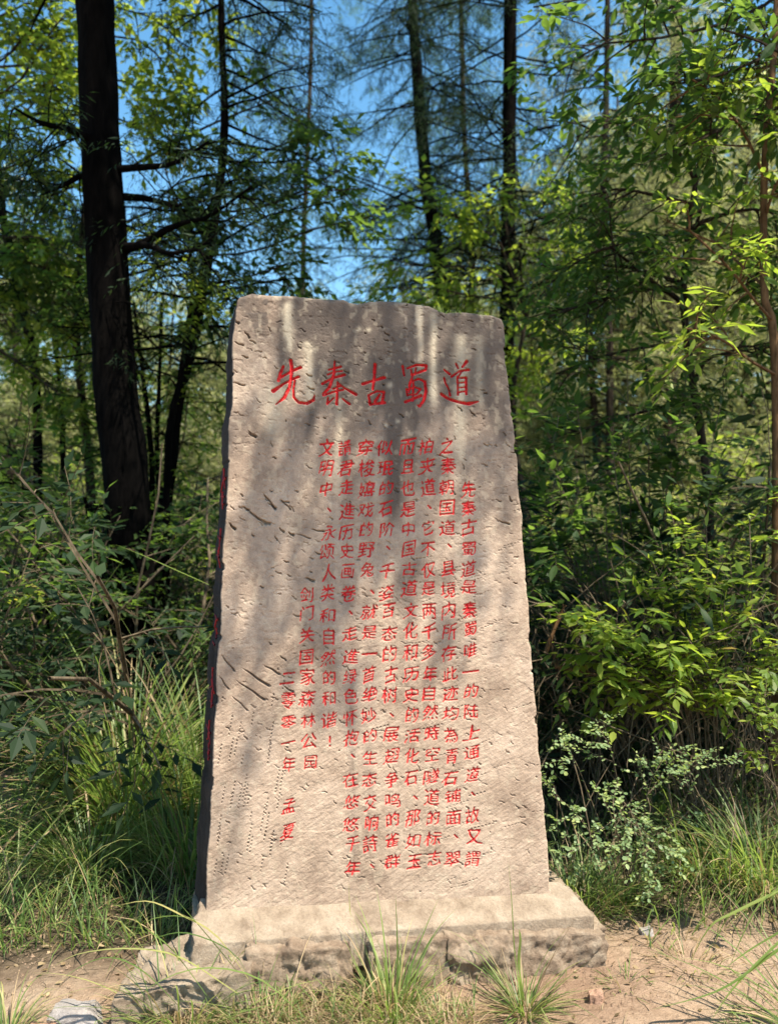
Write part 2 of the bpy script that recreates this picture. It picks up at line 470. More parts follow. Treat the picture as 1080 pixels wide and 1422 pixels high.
# the five large characters, stroke by stroke (brush hand)
A = lambda L: [(360 + x / 6.75, 490 + y / 6.75, w / 6.75) for x, y, w in L]
B = lambda L: [(500 + x / 6.0, 490 + y / 6.0, w / 6.0) for x, y, w in L]
TITLE = [
 ('先', A, [[(228,125,18),(200,190,24),(180,262,24)], [(185,240,20),(290,180,16),(390,135,24)], [(295,70,30),(305,130,26),(300,220,24),(285,320,26),(235,420,26),(155,485,8)],
   [(130,360,34),(230,290,16),(330,240,16),(370,225,24)], [(335,260,16),(320,340,18),(325,420,20),(370,465,24),(450,475,26),(510,440,24),(520,395,8)]]),
 ('秦', A, [[(650,160,14),(765,130,20)], [(640,205,14),(700,180,12),(780,170,12)], [(590,290,22),(680,240,16),(800,205,22)], [(708,80,14),(700,200,22),(660,320,24),(600,390,22)],
   [(735,280,10),(800,330,18),(905,390,28)], [(760,310,12),(690,340,14)], [(600,400,16),(700,365,14),(790,345,16)], [(735,270,12),(730,400,20),(728,480,26)],
   [(645,420,14),(638,480,20)], [(700,420,10),(650,470,12)], [(780,430,14),(845,480,22)]]),
 ('古', B, [[(20,260,22),(100,235,16),(205,205,24)], [(125,95,26),(120,200,22),(105,305,16)], [(70,350,14),(85,430,24)], [(75,350,12),(140,320,14),(200,325,20),(185,410,22)], [(85,430,16),(205,415,22)], [(165,345,16),(125,405,22)]]),
 ('蜀', B, [[(355,110,20),(368,190,14)], [(390,130,12),(470,100,16),(550,105,22),(548,140,16),(430,185,16)], [(425,140,12),(430,175,12)], [(465,125,12),(460,170,12)],
   [(440,190,12),(415,260,22),(408,330,10)], [(440,235,12),(490,215,16),(540,240,22),(550,320,24),(530,400,22),(495,445,20),(475,435,8)], [(385,300,12),(395,355,16)],
   [(390,310,12),(450,285,12),(505,300,16),(470,345,14),(400,350,12)], [(445,250,14),(440,400,16)], [(375,410,20),(440,385,18),(510,355,22)]]),
 ('道', B, [[(700,140,14),(745,175,22)], [(700,210,16),(715,260,14),(740,300,14),(750,355,18)], [(680,345,26),(730,380,24),(820,410,26),(900,425,28),(985,405,10)],
   [(800,90,16),(815,125,18)], [(890,70,26),(850,120,14)], [(760,200,16),(830,150,14),(905,140,22)], [(850,150,12),(818,200,12)], [(812,195,14),(815,350,16)],
   [(820,210,12),(885,205,18),(885,345,18)], [(825,250,10),(875,245,10)], [(825,290,10),(875,285,10)], [(820,328,12),(880,318,12)]]),
]
NCH = 0
for ch, f, strokes in TITLE:
    NCH += 1
    for st in strokes: stamp_stroke(f(st), NCH, 11.0, 1.08)

# the text in ten columns, read from the right
COLS = [
 ('先秦古蜀道是秦蜀唯一的陆上通道、故又謂', [(650,680),(650,706),(650,732),(651,762),(650,790),(651,815),(652,847),(653,873),(653,903),(654,932),(654,960),(654,988),(655,1018),(655,1045),(656,1076),(657,1103),(656,1133),(658,1162),(656,1193)]),
 ('之秦朝国道、县境内所存此迹均為青石铺面、翠', [(620,620),(622,647),(620,677),(620,705),(621,733),(624,758),(622,789),(622,819),(623,848),(624,877),(623,907),(625,936),(625,964),(626,991),(626,1021),(627,1050),(625,1081),(629,1106),(629,1136),(633,1162),(628,1193)]),
 ('柏夹道、它不仅是两千多年自然時空隧道的标志', [(592,620),(593,647),(594,677),(596,704),(594,733),(594,762),(595,791),(595,817),(596,848),(596,877),(595,906),(597,936),(596,963),(598,990),(599,1019),(600,1048),(599,1079),(600,1107),(601,1136),(601,1165),(603,1192)]),
 ('而且也是中国古道文化和历史的活化石、那如玉', [(565,620),(566,648),(566,678),(567,707),(567,735),(568,762),(568,790),(568,817),(570,848),(570,876),(570,906),(571,936),(571,965),(572,993),(572,1022),(572,1050),(571,1080),(577,1108),(573,1136),(574,1168),(575,1196)]),
 ('似珉的石阶、千姿百态的古树、展翅争鸣的雀群', [(534,622),(535,650),(536,678),(536,706),(537,735),(539,761),(537,793),(537,823),(539,848),(540,880),(541,908),(542,937),(541,965),(544,993),(543,1020),(544,1050),(544,1083),(545,1112),(545,1138),(544,1167),(545,1197)]),
 ('穿梭嬉戏的野兔、就是一首绝妙的生态交响詩、', [(507,622),(509,650),(509,680),(508,708),(509,735),(509,763),(510,791),(517,822),(513,850),(513,878),(512,909),(512,937),(514,964),(512,994),(514,1022),(514,1053),(513,1083),(514,1115),(516,1143),(514,1172),(517,1203)]),
 ('請君走進历史画卷、走進绿色怀抱、在悠悠千年', [(479,622),(480,650),(481,677),(482,710),(481,739),(482,765),(483,793),(484,824),(487,851),(486,880),(487,912),(486,940),(487,967),(487,997),(488,1025),(490,1050),(487,1083),(488,1114),(487,1145),(489,1172),(490,1206)]),
 ('文明中、永颂人类和自然的和谐！', [(454,622),(453,650),(453,679),(457,708),(457,740),(454,766),(456,795),(455,823),(455,855),(456,884),(456,914),(457,941),(457,970),(457,1000),(458,1030)]),
 ('剑门关国家森林公园', [(426,826),(426,852),(426,882),(426,912),(427,940),(427,970),(428,1001),(429,1029),(431,1058)]),
 ('二零零一年孟夏', [(400,942),(400,973),(400,1003),(401,1032),(401,1062),(401,1120),(400,1155)]),
]
_g = {}
def glyph(ch):
    if ch not in _g:
        c = bpy.data.curves.new('glyph', 'FONT'); c.body = ch; c.resolution_u = 3; c.offset = 0.0 if ch in '秦翠' else 0.006 if ch in '二一之人上千又文不中石、！' else 0.0
        o = bpy.data.objects.new('glyph', c); col.objects.link(o)
        dg = bpy.context.evaluated_depsgraph_get()
        me = bpy.data.meshes.new_from_object(o.evaluated_get(dg))
        me.calc_loop_triangles()
        v = np.array([p.co[:2] for p in me.vertices]); t = np.array([q.vertices[:] for q in me.loop_triangles])
        bpy.data.objects.remove(o); bpy.data.curves.remove(c); bpy.data.meshes.remove(me)
        _g[ch] = (v, t)
    return _g[ch]

EM = 25.0
NAMES = {}
for text, pos in COLS:
    for ch, (cx, cy) in zip(text, pos):
        NCH += 1
        v, t = glyph(ch)
        v = v.copy()
        k = 1.0
        if ch in '、！':
            c0 = (v.max(0) + v.min(0)) / 2; v = (v - c0) * (0.9 if ch == '、' else 0.8) + 0
        else:
            v = v - np.array([0.5, 0.38])
            # a quick hand: rising horizontals, leaning verticals, wobble, uneven size
            a1, a2, a3, a4 = rng.uniform(-1, 1, 4)
            x, y = v[:, 0].copy(), v[:, 1].copy()
            ex = rng.uniform(0.78, 0.98); ey = rng.uniform(0.84, 1.02)
            v[:, 0] = ex * (x + 0.10 * y * (1 + a1) + 0.035 * np.sin(6.5 * y + 3 * a2) + 0.018 * np.sin(13 * x + 5 * a3))
            v[:, 1] = ey * (y + (0.15 + 0.07 * a4) * x + 0.035 * np.sin(6 * x + 3 * a3) + 0.018 * np.sin(12 * y + 4 * a1))
        px = cx + v[:, 0] * EM; py = cy - v[:, 1] * EM
        rx, ry = ras(px, py)
        pts = np.stack([rx, ry], 1)
        for tr in t:
            stamp_tri(pts[tr[0]], pts[tr[1]], pts[tr[2]], NCH, 6.5)

def blur(a, n=1):
    for _ in range(n):
        b = a.copy(); b[1:] += a[:-1]; b[:-1] += a[1:]; a = b / 3
        b = a.copy(); b[:, 1:] += a[:, :-1]; b[:, :-1] += a[:, 1:]; a = b / 3
    return a

# rough the stroke outlines as a chisel would
j = (fbm(SX / 0.004, TY / 0.004, 5, 2) - 0.5)
mb = blur(mask, 2)
carve = np.clip(mb * 1.25, 0, 1)
carve = carve * blur(deep / 3.4, 3) * 3.4
paint = smooth(0.26, 0.48, mb + 0.16 * j + np.where(deep < 9, 0.32 * (fbm(SX / 0.011, TY / 0.009, 205, 2) - 0.5) - 0.05, 0))
def grow(a, n):
    for _ in range(n):
        b = a.copy()
        for ax, s in ((0, 1), (0, -1), (1, 1), (1, -1)):
            r_ = np.roll(a, s, ax); b = np.where(b == 0, r_, b)
        a = b
    return a
cid = grow(cid, 2)

# height field, millimetres into the stone
Hh = np.zeros((RH, RW), dtype=np.float32)
Hh += 5 * (fbm(SX / 0.45, TY / 0.5, 1, 2) - 0.5)
Hh += 1.4 * (fbm(SX / 0.10, TY / 0.07, 3, 3) - 0.5)
ca, sa = math.cos(0.55), math.sin(0.55)
U1 = SX * ca + TY * sa; V1 = -SX * sa + TY * ca          # rising to the right
U2 = SX * ca - TY * sa; V2 = SX * sa + TY * ca           # falling to the right
low = smooth(-0.1, -0.9, TY)
g1 = fbm(U1 / 0.030, V1 / 0.006, 8, 3) - 0.5
g2 = fbm(U2 / 0.035, V2 / 0.008, 12, 3) - 0.5
zone = smooth(0.35, 0.65, fbm(SX / 0.2, TY / 0.2, 21, 2))
Hh += 2.2 * g1 * (0.35 + 0.65 * low) + 1.2 * g2 * (1 - low) * zone
Hh += 1.0 * (fbm(SX / 0.011, TY / 0.008, 30, 4, 0.6) - 0.5)
pit = smooth(0.66, 0.80, fbm(SX / 0.02, TY / 0.012, 41, 3))
Hh += 2.0 * pit * (1 - 0.5 * low)
# flaked patches with sharp lower lips
fl = fbm(SX / 0.12 + 0.3 * vn(SX / 0.03, TY / 0.03, 3), TY / 0.06, 52, 3)
Hh += 0.8 * smooth(0.56, 0.58, fl)

def gouge(x0, y0, x1, y1, w, dp):
    ax, ay = ras(x0, y0); bx, by = ras(x1, y1)
    L = max(1, math.hypot(bx - ax, by - ay)); w = w * 0.0025 / MM
    a0, a1 = int(max(0, min(ax, bx) - w - 3)), int(max(ax, bx) + w + 4); b0, b1 = int(max(0, min(ay, by) - w - 3)), int(max(ay, by) + w + 4)
    X, Y = np.meshgrid(np.arange(a0, a1), np.arange(b0, b1))
    if X.size == 0: return
    ux, uy = (bx - ax) / L, (by - ay) / L
    u = ((X - ax) * ux + (Y - ay) * uy) / L; v = -(X - ax) * uy + (Y - ay) * ux
    v = v + 0.9 * np.sin(u * 9 + x0)
    wd = w * (0.25 + 0.75 * np.clip(u, 0, 1)) * 0.5
    prof = np.clip(1 - (v / wd) ** 2, 0, 1) * smooth(-0.02, 0.35, u) * smooth(1.04, 0.93, u)
    Hh[b0:b1, a0:a1] += (prof * dp * 2.0).astype(np.float32)

C5 = lambda *q: (280 + q[0] / 4.74, 600 + q[1] / 4.74, 280 + q[2] / 4.74, 600 + q[3] / 4.74)
C7 = lambda *q: (260 + q[0] / 2.37, 700 + q[1] / 2.37, 260 + q[2] / 2.37, 700 + q[3] / 2.37)
C1 = lambda *q: (280 + q[0] / 2.348, 390 + q[1] / 2.348, 280 + q[2] / 2.348, 390 + q[3] / 2.348)
for g, w_, d_ in [
    (C5(300,5,360,38),4,7),(C5(460,162,492,174),3.5,6),(C5(250,402,274,424),3,6),(C5(408,408,432,456),2,4),(C5(430,462,494,503),4,7),(C5(505,450,578,466),3,6),
    (C5(575,470,610,525),1.8,4),(C5(260,486,314,518),4.5,7),(C5(312,516,386,576),2,4),(C5(380,572,455,608),5,8),(C5(176,596,222,648),4,7),(C5(326,668,346,690),3,6),
    (C5(506,626,543,663),4,7),(C5(566,658,608,684),5,8),(C5(610,665,720,702),2.4,5),(C5(478,678,498,716),3,5),(C5(712,640,812,657),3,7),(C5(738,788,782,806),3,6),
    (C5(532,848,574,860),3,5),(C5(476,914,528,937),2.5,5),(C5(558,938,588,952),2.5,5),(C5(676,958,744,984),5,8),(C5(376,1013,408,1027),3,6),(C5(436,1380,462,1402),3,5),
    (C7(108,492,157,552),3,6),(C7(103,563,137,612),3,6),(C7(158,578,258,647),3.6,7),(C7(178,538,272,602),4.4,8),(C7(143,628,202,682),2.6,5),(C7(248,528,307,562),3.4,7),
    (C7(303,498,327,517),3,6),(C7(313,598,350,620),3.4,7),(C1(103,123,122,142),4,7),(C1(138,163,158,187),4,7),(C1(103,198,138,212),3,6),(C1(128,243,152,252),3,6),
    (C1(98,330,142,342),3,6),(C1(148,488,180,510),4,7),(C1(198,688,243,747),4,8),(C1(133,733,212,797),4,8),(C1(253,708,292,747),3,6),(C1(88,788,112,812),4,7),
    (C1(338,303,360,313),3.5,6),(C1(338,343,367,357),3.5,6),(C1(590,165,612,180),3,5),(C1(640,430,660,445),3,5),(C1(830,405,850,425),3,6),(C1(870,420,890,440),3,6),
    (C1(540,450,552,470),3,5),(C1(760,565,800,577),3,5),(C1(915,530,935,540),3,5),(C1(1000,700,1010,722),4,6),(C1(960,780,1005,795),3,6)]:
    gouge(*g, w_, d_)
gr = np.random.default_rng(5)
for _ in range(430):
    x = gr.uniform(300, 750); y = gr.uniform(415, 1240); L = gr.uniform(3, 12); an = gr.normal(0.5, 0.3)
    gouge(x, y, x + L * math.cos(an), y + L * math.sin(an), gr.uniform(1.4, 3.4), gr.uniform(1.5, 5))
for _ in range(44):                                     # rows of short upright pecks, lower left
    x = gr.uniform(296, 400); y = gr.uniform(940, 1200); n = gr.integers(2, 9)
    for q in range(n):
        gouge(x - q * 0.9, y + q * 5, x - q * 0.9 - 0.5, y + q * 5 + 3.4, 1.9, gr.uniform(2, 4.5))
for _ in range(46):                                     # thin strokes rising to the right, lower right
    x = gr.uniform(560, 740); y = gr.uniform(700, 1235); L = gr.uniform(8, 34); an = gr.normal(-0.28, 0.1)
    n = int(L / 5) + 1
    for q in range(n):
        gouge(x + q * 5 * math.cos(an), y + q * 5 * math.sin(an), x + (q * 5 + 4) * math.cos(an), y + (q * 5 + 4) * math.sin(an), 1.5, gr.uniform(1.2, 3.2))
for gx, gy, n in ((652, 1152, 7), (650, 1106, 5), (586, 1013, 6), (516, 1013, 5)):
    for q in range(n):
        gouge(gx + q * 5, gy - q * 1.3, gx + q * 5 + 3.6, gy - q * 1.3 - 1, 2.2, 3.6)
Hh += carve * (1 + 0.25 * j)
Hh = Hh * 0.001

# weathering: dark runs from the top, pale runs between them, all with their own outline
stain = np.zeros((RH, RW), dtype=np.float32); pale = np.zeros((RH, RW), dtype=np.float32)
STV = 0.65 + 0.7 * fbm(PXR / 14, PYR / 60, 71, 3)
wob = 10 * (fbm(PYR / 90, PXR / 60, 61, 3) - 0.5)
def streak(x, w, y0, y1, amt, arr, soft=30):
    xx = PXR + wob - x - (PYR - 420) * 0.004
    k = np.exp(-(xx / w) ** 2) * smooth(y0 - soft * 0.6, y0, PYR) * smooth(y1 + soft, y1 - soft, PYR)
    arr += (amt * 1.45 * k * STV).astype(np.float32)
for q in [(350,22,405,470,.30),(452,26,405,520,.80),(480,16,405,590,.55),(515,20,405,560,.62),(545,13,405,720,.78),(570,9,405,660,.45),(590,10,405,530,.5),(618,15,405,560,.55),(655,24,410,560,.72),
          (688,14,420,600,.62),(430,8,540,640,.3),(395,9,420,540,.3),(640,12,560,700,.25),(425,30,700,860,.16),(560,14,800,960,.18),(480,10,600,760,.25),(508,9,900,1180,.16),(486,7,820,1210,.22),(380,30,900,1000,.12),(700,10,600,900,.15)]:
    streak(*q, stain)
for q in [(402,6,425,480,.75),(428,7,480,560,.4),(600,5,440,560,.55),(581,4,430,500,.5),(470,6,560,680,.3),(638,9,470,640,.42),(380,16,540,610,.35),(665,6,470,560,.25),(520,5,640,700,.2)]:
    streak(*q, pale, 18)
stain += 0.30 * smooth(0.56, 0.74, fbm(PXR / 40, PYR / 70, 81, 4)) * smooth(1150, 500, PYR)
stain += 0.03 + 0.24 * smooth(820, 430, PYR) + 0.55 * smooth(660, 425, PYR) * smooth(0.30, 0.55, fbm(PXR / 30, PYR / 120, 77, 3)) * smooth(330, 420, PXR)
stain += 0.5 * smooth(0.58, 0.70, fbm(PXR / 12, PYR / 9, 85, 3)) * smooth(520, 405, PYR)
pale += 0.45 * smooth(0.6, 0.75, fbm(PXR / 7, PYR / 9, 95, 2)) * 0.5
for x, y, r_ in ((541,535,4),(498,457,3),(512,458,3),(536,590,3),(553,585,2.5)):
    pale += (0.7 * np.exp(-(((PXR - x) / r_) ** 2 + ((PYR - y) / r_) ** 2))).astype(np.float32)
stain = np.clip(stain - 0.55 * np.clip(pale, 0, 1), 0, 0.92); pale = np.clip(pale, 0, 0.9)

# outline
def poly(pts):
    p = np.array(pts, float); return face(p[:, 0], p[:, 1])
ls, lt = poly([(285,1300),(285,1270),(290,1160),(296,1050),(306,850),(316,650),(322,530),(322,470),(329,414)])
rs, rt = poly([(768,1300),(765,1243),(760,1180),(745,980),(728,760),(712,570),(705,515),(703,505),(700,442)])
tx = np.array([328,345,370,400,430,470,478,490,510,530,560,575,590,606,616,636,660,690,697,701.]); tp = np.array([412,406,408,409.5,413,415,419,420.5,417,416,418,421,423,430,433,431.5,434,438.5,441,447.])
tsx, ttt = face(tx, tp); tu = (tx - 328) / (701 - 328)
NX, NY = 600, 1120
u = np.linspace(0, 1, NX); v = np.linspace(0, 1, NY)
top = np.interp(u, tu, ttt) + 0.003 * (fbm(u * 40, u * 0, 91, 3) - 0.5) * 2
bs, bt = poly([(285, 1300), (768, 1290)])
bot = bt[0] + (bt[1] - bt[0]) * u - 0.02
U, Vv = np.meshgrid(u, v)
T_ = bot + Vv * (top - bot)
def edge_n(t, s): return 0.004 * (fbm(t / 0.012, t * 0, s, 3) - 0.5) + 0.016 * (fbm(t / 0.13, t * 0, s + 5, 2) - 0.5) - 0.006 * smooth(0.66, 0.8, vn(t / 0.03, t * 0, s + 9))
Lt = np.interp(T_, lt, ls) - edge_n(T_, 11)
Rt = np.interp(T_, rt, rs) + edge_n(T_, 37)
S_ = Lt + U * (Rt - Lt)
def samp(img, s, t):
    x = np.clip((s - S0) / MM, 0, RW - 1.001); y = np.clip((t - T0) / MM, 0, RH - 1.001)
    xi = x.astype(int); yi = y.astype(int); fx = x - xi; fy = y - yi
    return (img[yi, xi] * (1 - fx) + img[yi, xi + 1] * fx) * (1 - fy) + (img[yi + 1, xi] * (1 - fx) + img[yi + 1, xi + 1] * fx) * fy
D_ = samp(Hh, S_, T_)
ed = np.minimum((S_ - Lt) * 3, Rt - S_); et = top - T_
def roundoff(e, r_): q = np.clip(1 - e / r_, 0, 1); return r_ * (1 - np.sqrt(np.clip(1 - q * q, 0, 1)))
D_ += roundoff(ed, 0.007 + 0.010 * vn(T_ / 0.05, S_ * 0, 13)) + roundoff(et, 0.012 + 0.012 * vn(S_ / 0.05, S_ * 0, 17))
W_ = O_ + S_[..., None] * E1 + T_[..., None] * E2 - D_[..., None] * N_
PA, ST, PL = samp(paint, S_, T_), samp(stain, S_, T_), samp(pale, S_, T_)
nrm = np.cross(np.gradient(W_, axis=1), np.gradient(W_, axis=0)); nrm = norm(nrm)
idx = np.arange(NX * NY).reshape(NY, NX)
Q = np.stack([idx[:-1, :-1], idx[:-1, 1:], idx[1:, 1:], idx[1:, :-1]], -1).reshape(-1, 4)
sc_ = (S_[:-1, :-1] + S_[1:, 1:]) / 2; tc_ = (T_[:-1, :-1] + T_[1:, 1:]) / 2
fc = cid[np.clip(((tc_ - T0) / MM).astype(int), 0, RH - 1), np.clip(((sc_ - S0) / MM).astype(int), 0, RW - 1)].ravel()
foot = O_ + 0.0 * E1 + bt.mean() * E2 - 0.12 * N_

stele = thing('stone_stele', 'tall tapering sandstone slab carved with red Chinese writing, standing on a rough stone base', 'stele')
def sub_mesh(name, faces):
    vi, invx = np.unique(faces, return_inverse=True)
    V = W_.reshape(-1, 3)[vi]
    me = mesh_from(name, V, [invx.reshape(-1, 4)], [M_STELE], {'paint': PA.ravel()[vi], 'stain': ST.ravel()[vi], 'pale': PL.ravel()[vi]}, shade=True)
    me.normals_split_custom_set_from_vertices(nrm.reshape(-1, 3)[vi])
    return me
link('carved_face', sub_mesh('carved_face', Q[fc == 0]), stele)
order = np.argsort(fc, kind='stable'); fs = fc[order]; Qs = Q[order]
for i in range(1, NCH + 1):
    a, b = np.searchsorted(fs, i), np.searchsorted(fs, i + 1)
    if b > a:
        o = link('large_character' if i <= 5 else 'character', sub_mesh('character', Qs[a:b]), stele)
        if i <= 5: o['label'] = ['first', 'second', 'third', 'fourth', 'last'][i - 1] + ' large red character of the heading row'

# flanks, top and back
TH = 0.24
def flank(edge, out, name, left=False):
    """edge (n,3) front border; goes back TH with hewn roughness"""
    n = len(edge); K = 26
    d = np.linspace(0, 1, K) ** 1.2
    E = edge[:, None] - N_ * (d * TH)[:, None]
    w_ = d * (1 if True else 0)
    kk = np.arange(n)[:, None] * 0.0019
    rgh = 0.012 * (fbm(kk / 0.05, d[None] * 3 + kk * 0, 23, 4) - 0.5) + 0.006 * (fbm(kk / 0.012, d[None] * 10 + kk * 0, 29, 3) - 0.5)
    flare = out[1] if not left else (0.046 - 0.026 * np.linspace(0, 1, n))[:, None]
    E = E + out[0] * ((rgh * np.clip(d * 8, 0, 1)) + flare * d)[..., None]
    return E
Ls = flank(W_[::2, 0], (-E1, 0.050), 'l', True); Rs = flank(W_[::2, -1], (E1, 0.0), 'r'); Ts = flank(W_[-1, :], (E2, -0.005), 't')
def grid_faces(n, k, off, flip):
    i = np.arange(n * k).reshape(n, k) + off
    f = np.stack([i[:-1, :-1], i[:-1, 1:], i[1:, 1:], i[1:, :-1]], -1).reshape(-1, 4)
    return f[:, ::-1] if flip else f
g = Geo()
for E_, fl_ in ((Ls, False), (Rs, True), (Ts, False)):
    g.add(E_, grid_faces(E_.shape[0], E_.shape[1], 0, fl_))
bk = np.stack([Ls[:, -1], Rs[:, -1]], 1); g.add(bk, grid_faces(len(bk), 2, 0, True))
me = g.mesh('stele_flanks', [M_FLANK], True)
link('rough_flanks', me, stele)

# red characters down the narrow left flank: brush strokes seen almost edge on
m_red, n_, out_ = mat_new('red_paint'); p_ = nd(n_, 'ShaderNodeBsdfPrincipled'); setin(p_, Roughness=0.8)
n_.links.new(ramp(n_, [(0.35, (0.16, 0.012, 0.014)), (0.6, (0.40, 0.02, 0.025))], noise_tex(n_, 60, 4, 0.6)), p_.inputs['Base Color']); n_.links.new(p_.outputs[0], out_.inputs[0])
def flank_pt(py, f):
    """point on the left flank at the height of photo row py, a fraction f of the way back"""
    zz = np.interp(py, [410, 1270], [W_[-1, 0, 2], W_[:, 0, 2].min() + 0.08])
    i = int(np.clip(np.searchsorted(Ls[:, 0, 2], zz), 1, len(Ls) - 2)); j_ = f * (Ls.shape[1] - 1); j0 = int(min(j_, Ls.shape[1] - 2)); q = j_ - j0
    return Ls[i, j0] * (1 - q) + Ls[i, j0 + 1] * q - E1 * 0.003
STROKES = [[(.15,0),(.45,.05),(.85,-.05)], [(.5,-.3),(.48,.0),(.2,.35)], [(.5,.05),(.65,.3),(.9,.42)], [(.3,.3),(.35,.5)], [(.2,.6),(.8,.55)], [(.5,.4),(.5,.95)], [(.25,.8),(.75,.78)]]
for ci, py0 in enumerate((650, 735, 850, 935, 1010)):
    g = Geo(); k_ = 46
    for si, st in enumerate(STROKES):
        if (si + ci) % 4 == 3: continue
        C_ = np.array([flank_pt(py0 + k_ * (y + 0.3), 0.16 + x * 0.6) for x, y in st])
        tubes(g, smooth_path(C_, 6)[None], 0.0038, 0.0022, 5, rough=0.5)
    link('flank_character', g.mesh('flank_character', [m_red]), stele)
# ------------------------------------------------------------------ ground
def gz(x, y):
    x = np.asarray(x, float); y = np.asarray(y, float)
    z = 0.05 * (fbm(x / 0.9, y / 0.9, 101, 3) - 0.5) + 0.045 * (fbm(x / 0.16, y / 0.16, 111, 4) - 0.5)
    z = z + 0.10 * smooth(0.9, 2.2, x) * smooth(2.4, 4.0, y)
    z = z + 0.5 * smooth(2.0, 6.0, x) * smooth(2.5, 7, y)
    z = z - 0.05 * smooth(-0.9, -1.6, x) * smooth(3.2, 2.4, y)
    r = np.hypot(x, y)
    z = z + 0.9 * (fbm(x / 9, y / 9, 121, 2) - 0.5) * smooth(6, 16, r)
    z = z + 5.0 * smooth(16, 70, r) * (0.3 + fbm(x / 60, y / 60, 131, 2)) + 26 * smooth(90, 420, y) * fbm(x / 150, y / 150, 141, 3)
    return z
NG = 420
q = np.linspace(-1, 1, NG)
ax = np.sinh(q * 6.4) / math.sinh(6.4) * 600
GX, GY = np.meshgrid(ax, ax + 2.9)
GZ = gz(GX, GY)
gm, n, out = mat_new('earth')
ge = nd(n, 'ShaderNodeNewGeometry'); v = ge.outputs['Position']
a = noise_tex(n, 1.3, 6, 0.6, v); b = noise_tex(n, 22, 8, 0.7, v, 0.3); f = noise_tex(n, 140, 4, 0.7, v); lit = noise_tex(n, 0.8, 5, 0.65, v)
c = ramp(n, [(0.3, (0.25, 0.16, 0.105)), (0.5, (0.37, 0.255, 0.175)), (0.7, (0.46, 0.345, 0.24))], a)
c = mixc(n, 0.6, c, ramp(n, [(0.3, (0.5, 0.45, 0.4)), (0.55, (1.05, 1.05, 1.05)), (0.8, (1.3, 1.3, 1.25))], b), 'MULTIPLY')
at = nd(n, 'ShaderNodeAttribute', attribute_name='litter')
c = mixc(n, at.outputs['Fac'], c, ramp(n, [(0.35, (0.035, 0.028, 0.018)), (0.55, (0.09, 0.07, 0.045)), (0.75, (0.16, 0.13, 0.08))], b))
p = nd(n, 'ShaderNodeBsdfPrincipled'); setin(p, Roughness=0.95); p.inputs['Specular IOR Level'].default_value = 0.1
n.links.new(c, p.inputs['Base Color'])
bp = nd(n, 'ShaderNodeBump'); setin(bp, Strength=1.0, Distance=0.03)
n.links.new(math_(n, 'ADD', b, math_(n, 'MULTIPLY', f, 0.35)), bp.inputs['Height']); n.links.new(bp.outputs[0], p.inputs['Normal'])
n.links.new(p.outputs[0], out.inputs[0])
def litter(x, y):
    """0 on the trodden path, 1 under the plants"""
    e = 0.35 * (fbm(x / 0.5, y / 0.5, 151, 3) - 0.5)
    a = smooth(3.05, 3.5, y + e + 0.30 * smooth(-0.6, -1.0, x))
    patch = smooth(0.55, 0.3, np.hypot((x + 2.15) / 1.2, (y - 4.9) / 1.1) + e)
    return np.clip(a - patch, 0, 1)
me = mesh_from('ground', np.stack([GX, GY, GZ], -1).reshape(-1, 3), [grid_faces(NG, NG, 0, False)], [gm], {'litter': litter(GX, GY).ravel()}, shade=True)
tag(link('ground', me), kind='structure')

# ------------------------------------------------------------------ plinth
def hexa(c8, nx, ny, nz, amp, seed, rnd=0.12, freq=7.0):
    """rough six-sided block; c8 = bottom front-left, front-right, back-right, back-left, then top"""
    c = np.asarray(c8, float)
    V = []; F = []; cnt = 0
    def pt(a, b, d):
        # round the corners in parameter space
        q = np.stack([a * 2 - 1, b * 2 - 1, d * 2 - 1], -1)
        m = np.abs(q).max(-1, keepdims=True); s = norm(q) * 1.45
        q = q * (1 - rnd) + np.clip(s, -1, 1) * rnd
        a, b, d = [(q[..., i] + 1) / 2 for i in range(3)]
        w_ = [(1 - a) * (1 - b), a * (1 - b), a * b, (1 - a) * b]
        lo = sum(w_[i][..., None] * c[i] for i in range(4)); hi = sum(w_[i][..., None] * c[4 + i] for i in range(4))
        return lo * (1 - d)[..., None] + hi * d[..., None]
    for ax_, n1, n2 in ((0, ny, nz), (1, nx, nz), (2, nx, ny)):
        for side in (0.0, 1.0):
            A_, B_ = np.meshgrid(np.linspace(0, 1, n1 + 1), np.linspace(0, 1, n2 + 1), indexing='ij')
            S = np.full_like(A_, side)
            args = {0: (S, A_, B_), 1: (A_, S, B_), 2: (A_, B_, S)}[ax_]
            X = pt(*args)
            flip = (side == 0.0) ^ (ax_ == 1)
            V.append(X.reshape(-1, 3)); F.append(grid_faces(n1 + 1, n2 + 1, cnt, flip)); cnt += X.shape[0] * X.shape[1]
    V = np.concatenate(V); F = np.concatenate(F)
    cen = c.mean(0)
    key = np.round(V, 5); _, first, inv_ = np.unique(key, axis=0, return_index=True, return_inverse=True)
    V = V[first]; F = inv_.ravel()[F]
    d = norm(V - cen)
    for i in range(len(V)):
        p_ = Vector(V[i].tolist())
        n1 = mnoise.fractal(p_ * freq + Vector((seed, 0, 0)), 0.8, 2.2, 5)
        n2 = mnoise.noise(p_ * freq * 0.4 + Vector((0, seed, 0)))
        cr = mnoise.ridged_multi_fractal(p_ * freq * 0.9 + Vector((seed, seed, 0)), 0.9, 2.1, 4, 1.0, 2.0) if amp > 0.012 else 0
        V[i] += d[i] * (n1 * amp + n2 * amp * 1.2 - max(0, cr - 1.35) * amp * 0.9)
    return V, F
def block(name, c8, mat, parent, nx=40, ny=16, nz=16, amp=0.012, seed=0, rnd=0.12, freq=7.0, origin=(0, 0, 0)):
    V, F = hexa(c8, nx, ny, nz, amp, seed, rnd, freq)
    return link(name, mesh_from(name, V - np.asarray(origin), [F], [mat], shade=True), parent)
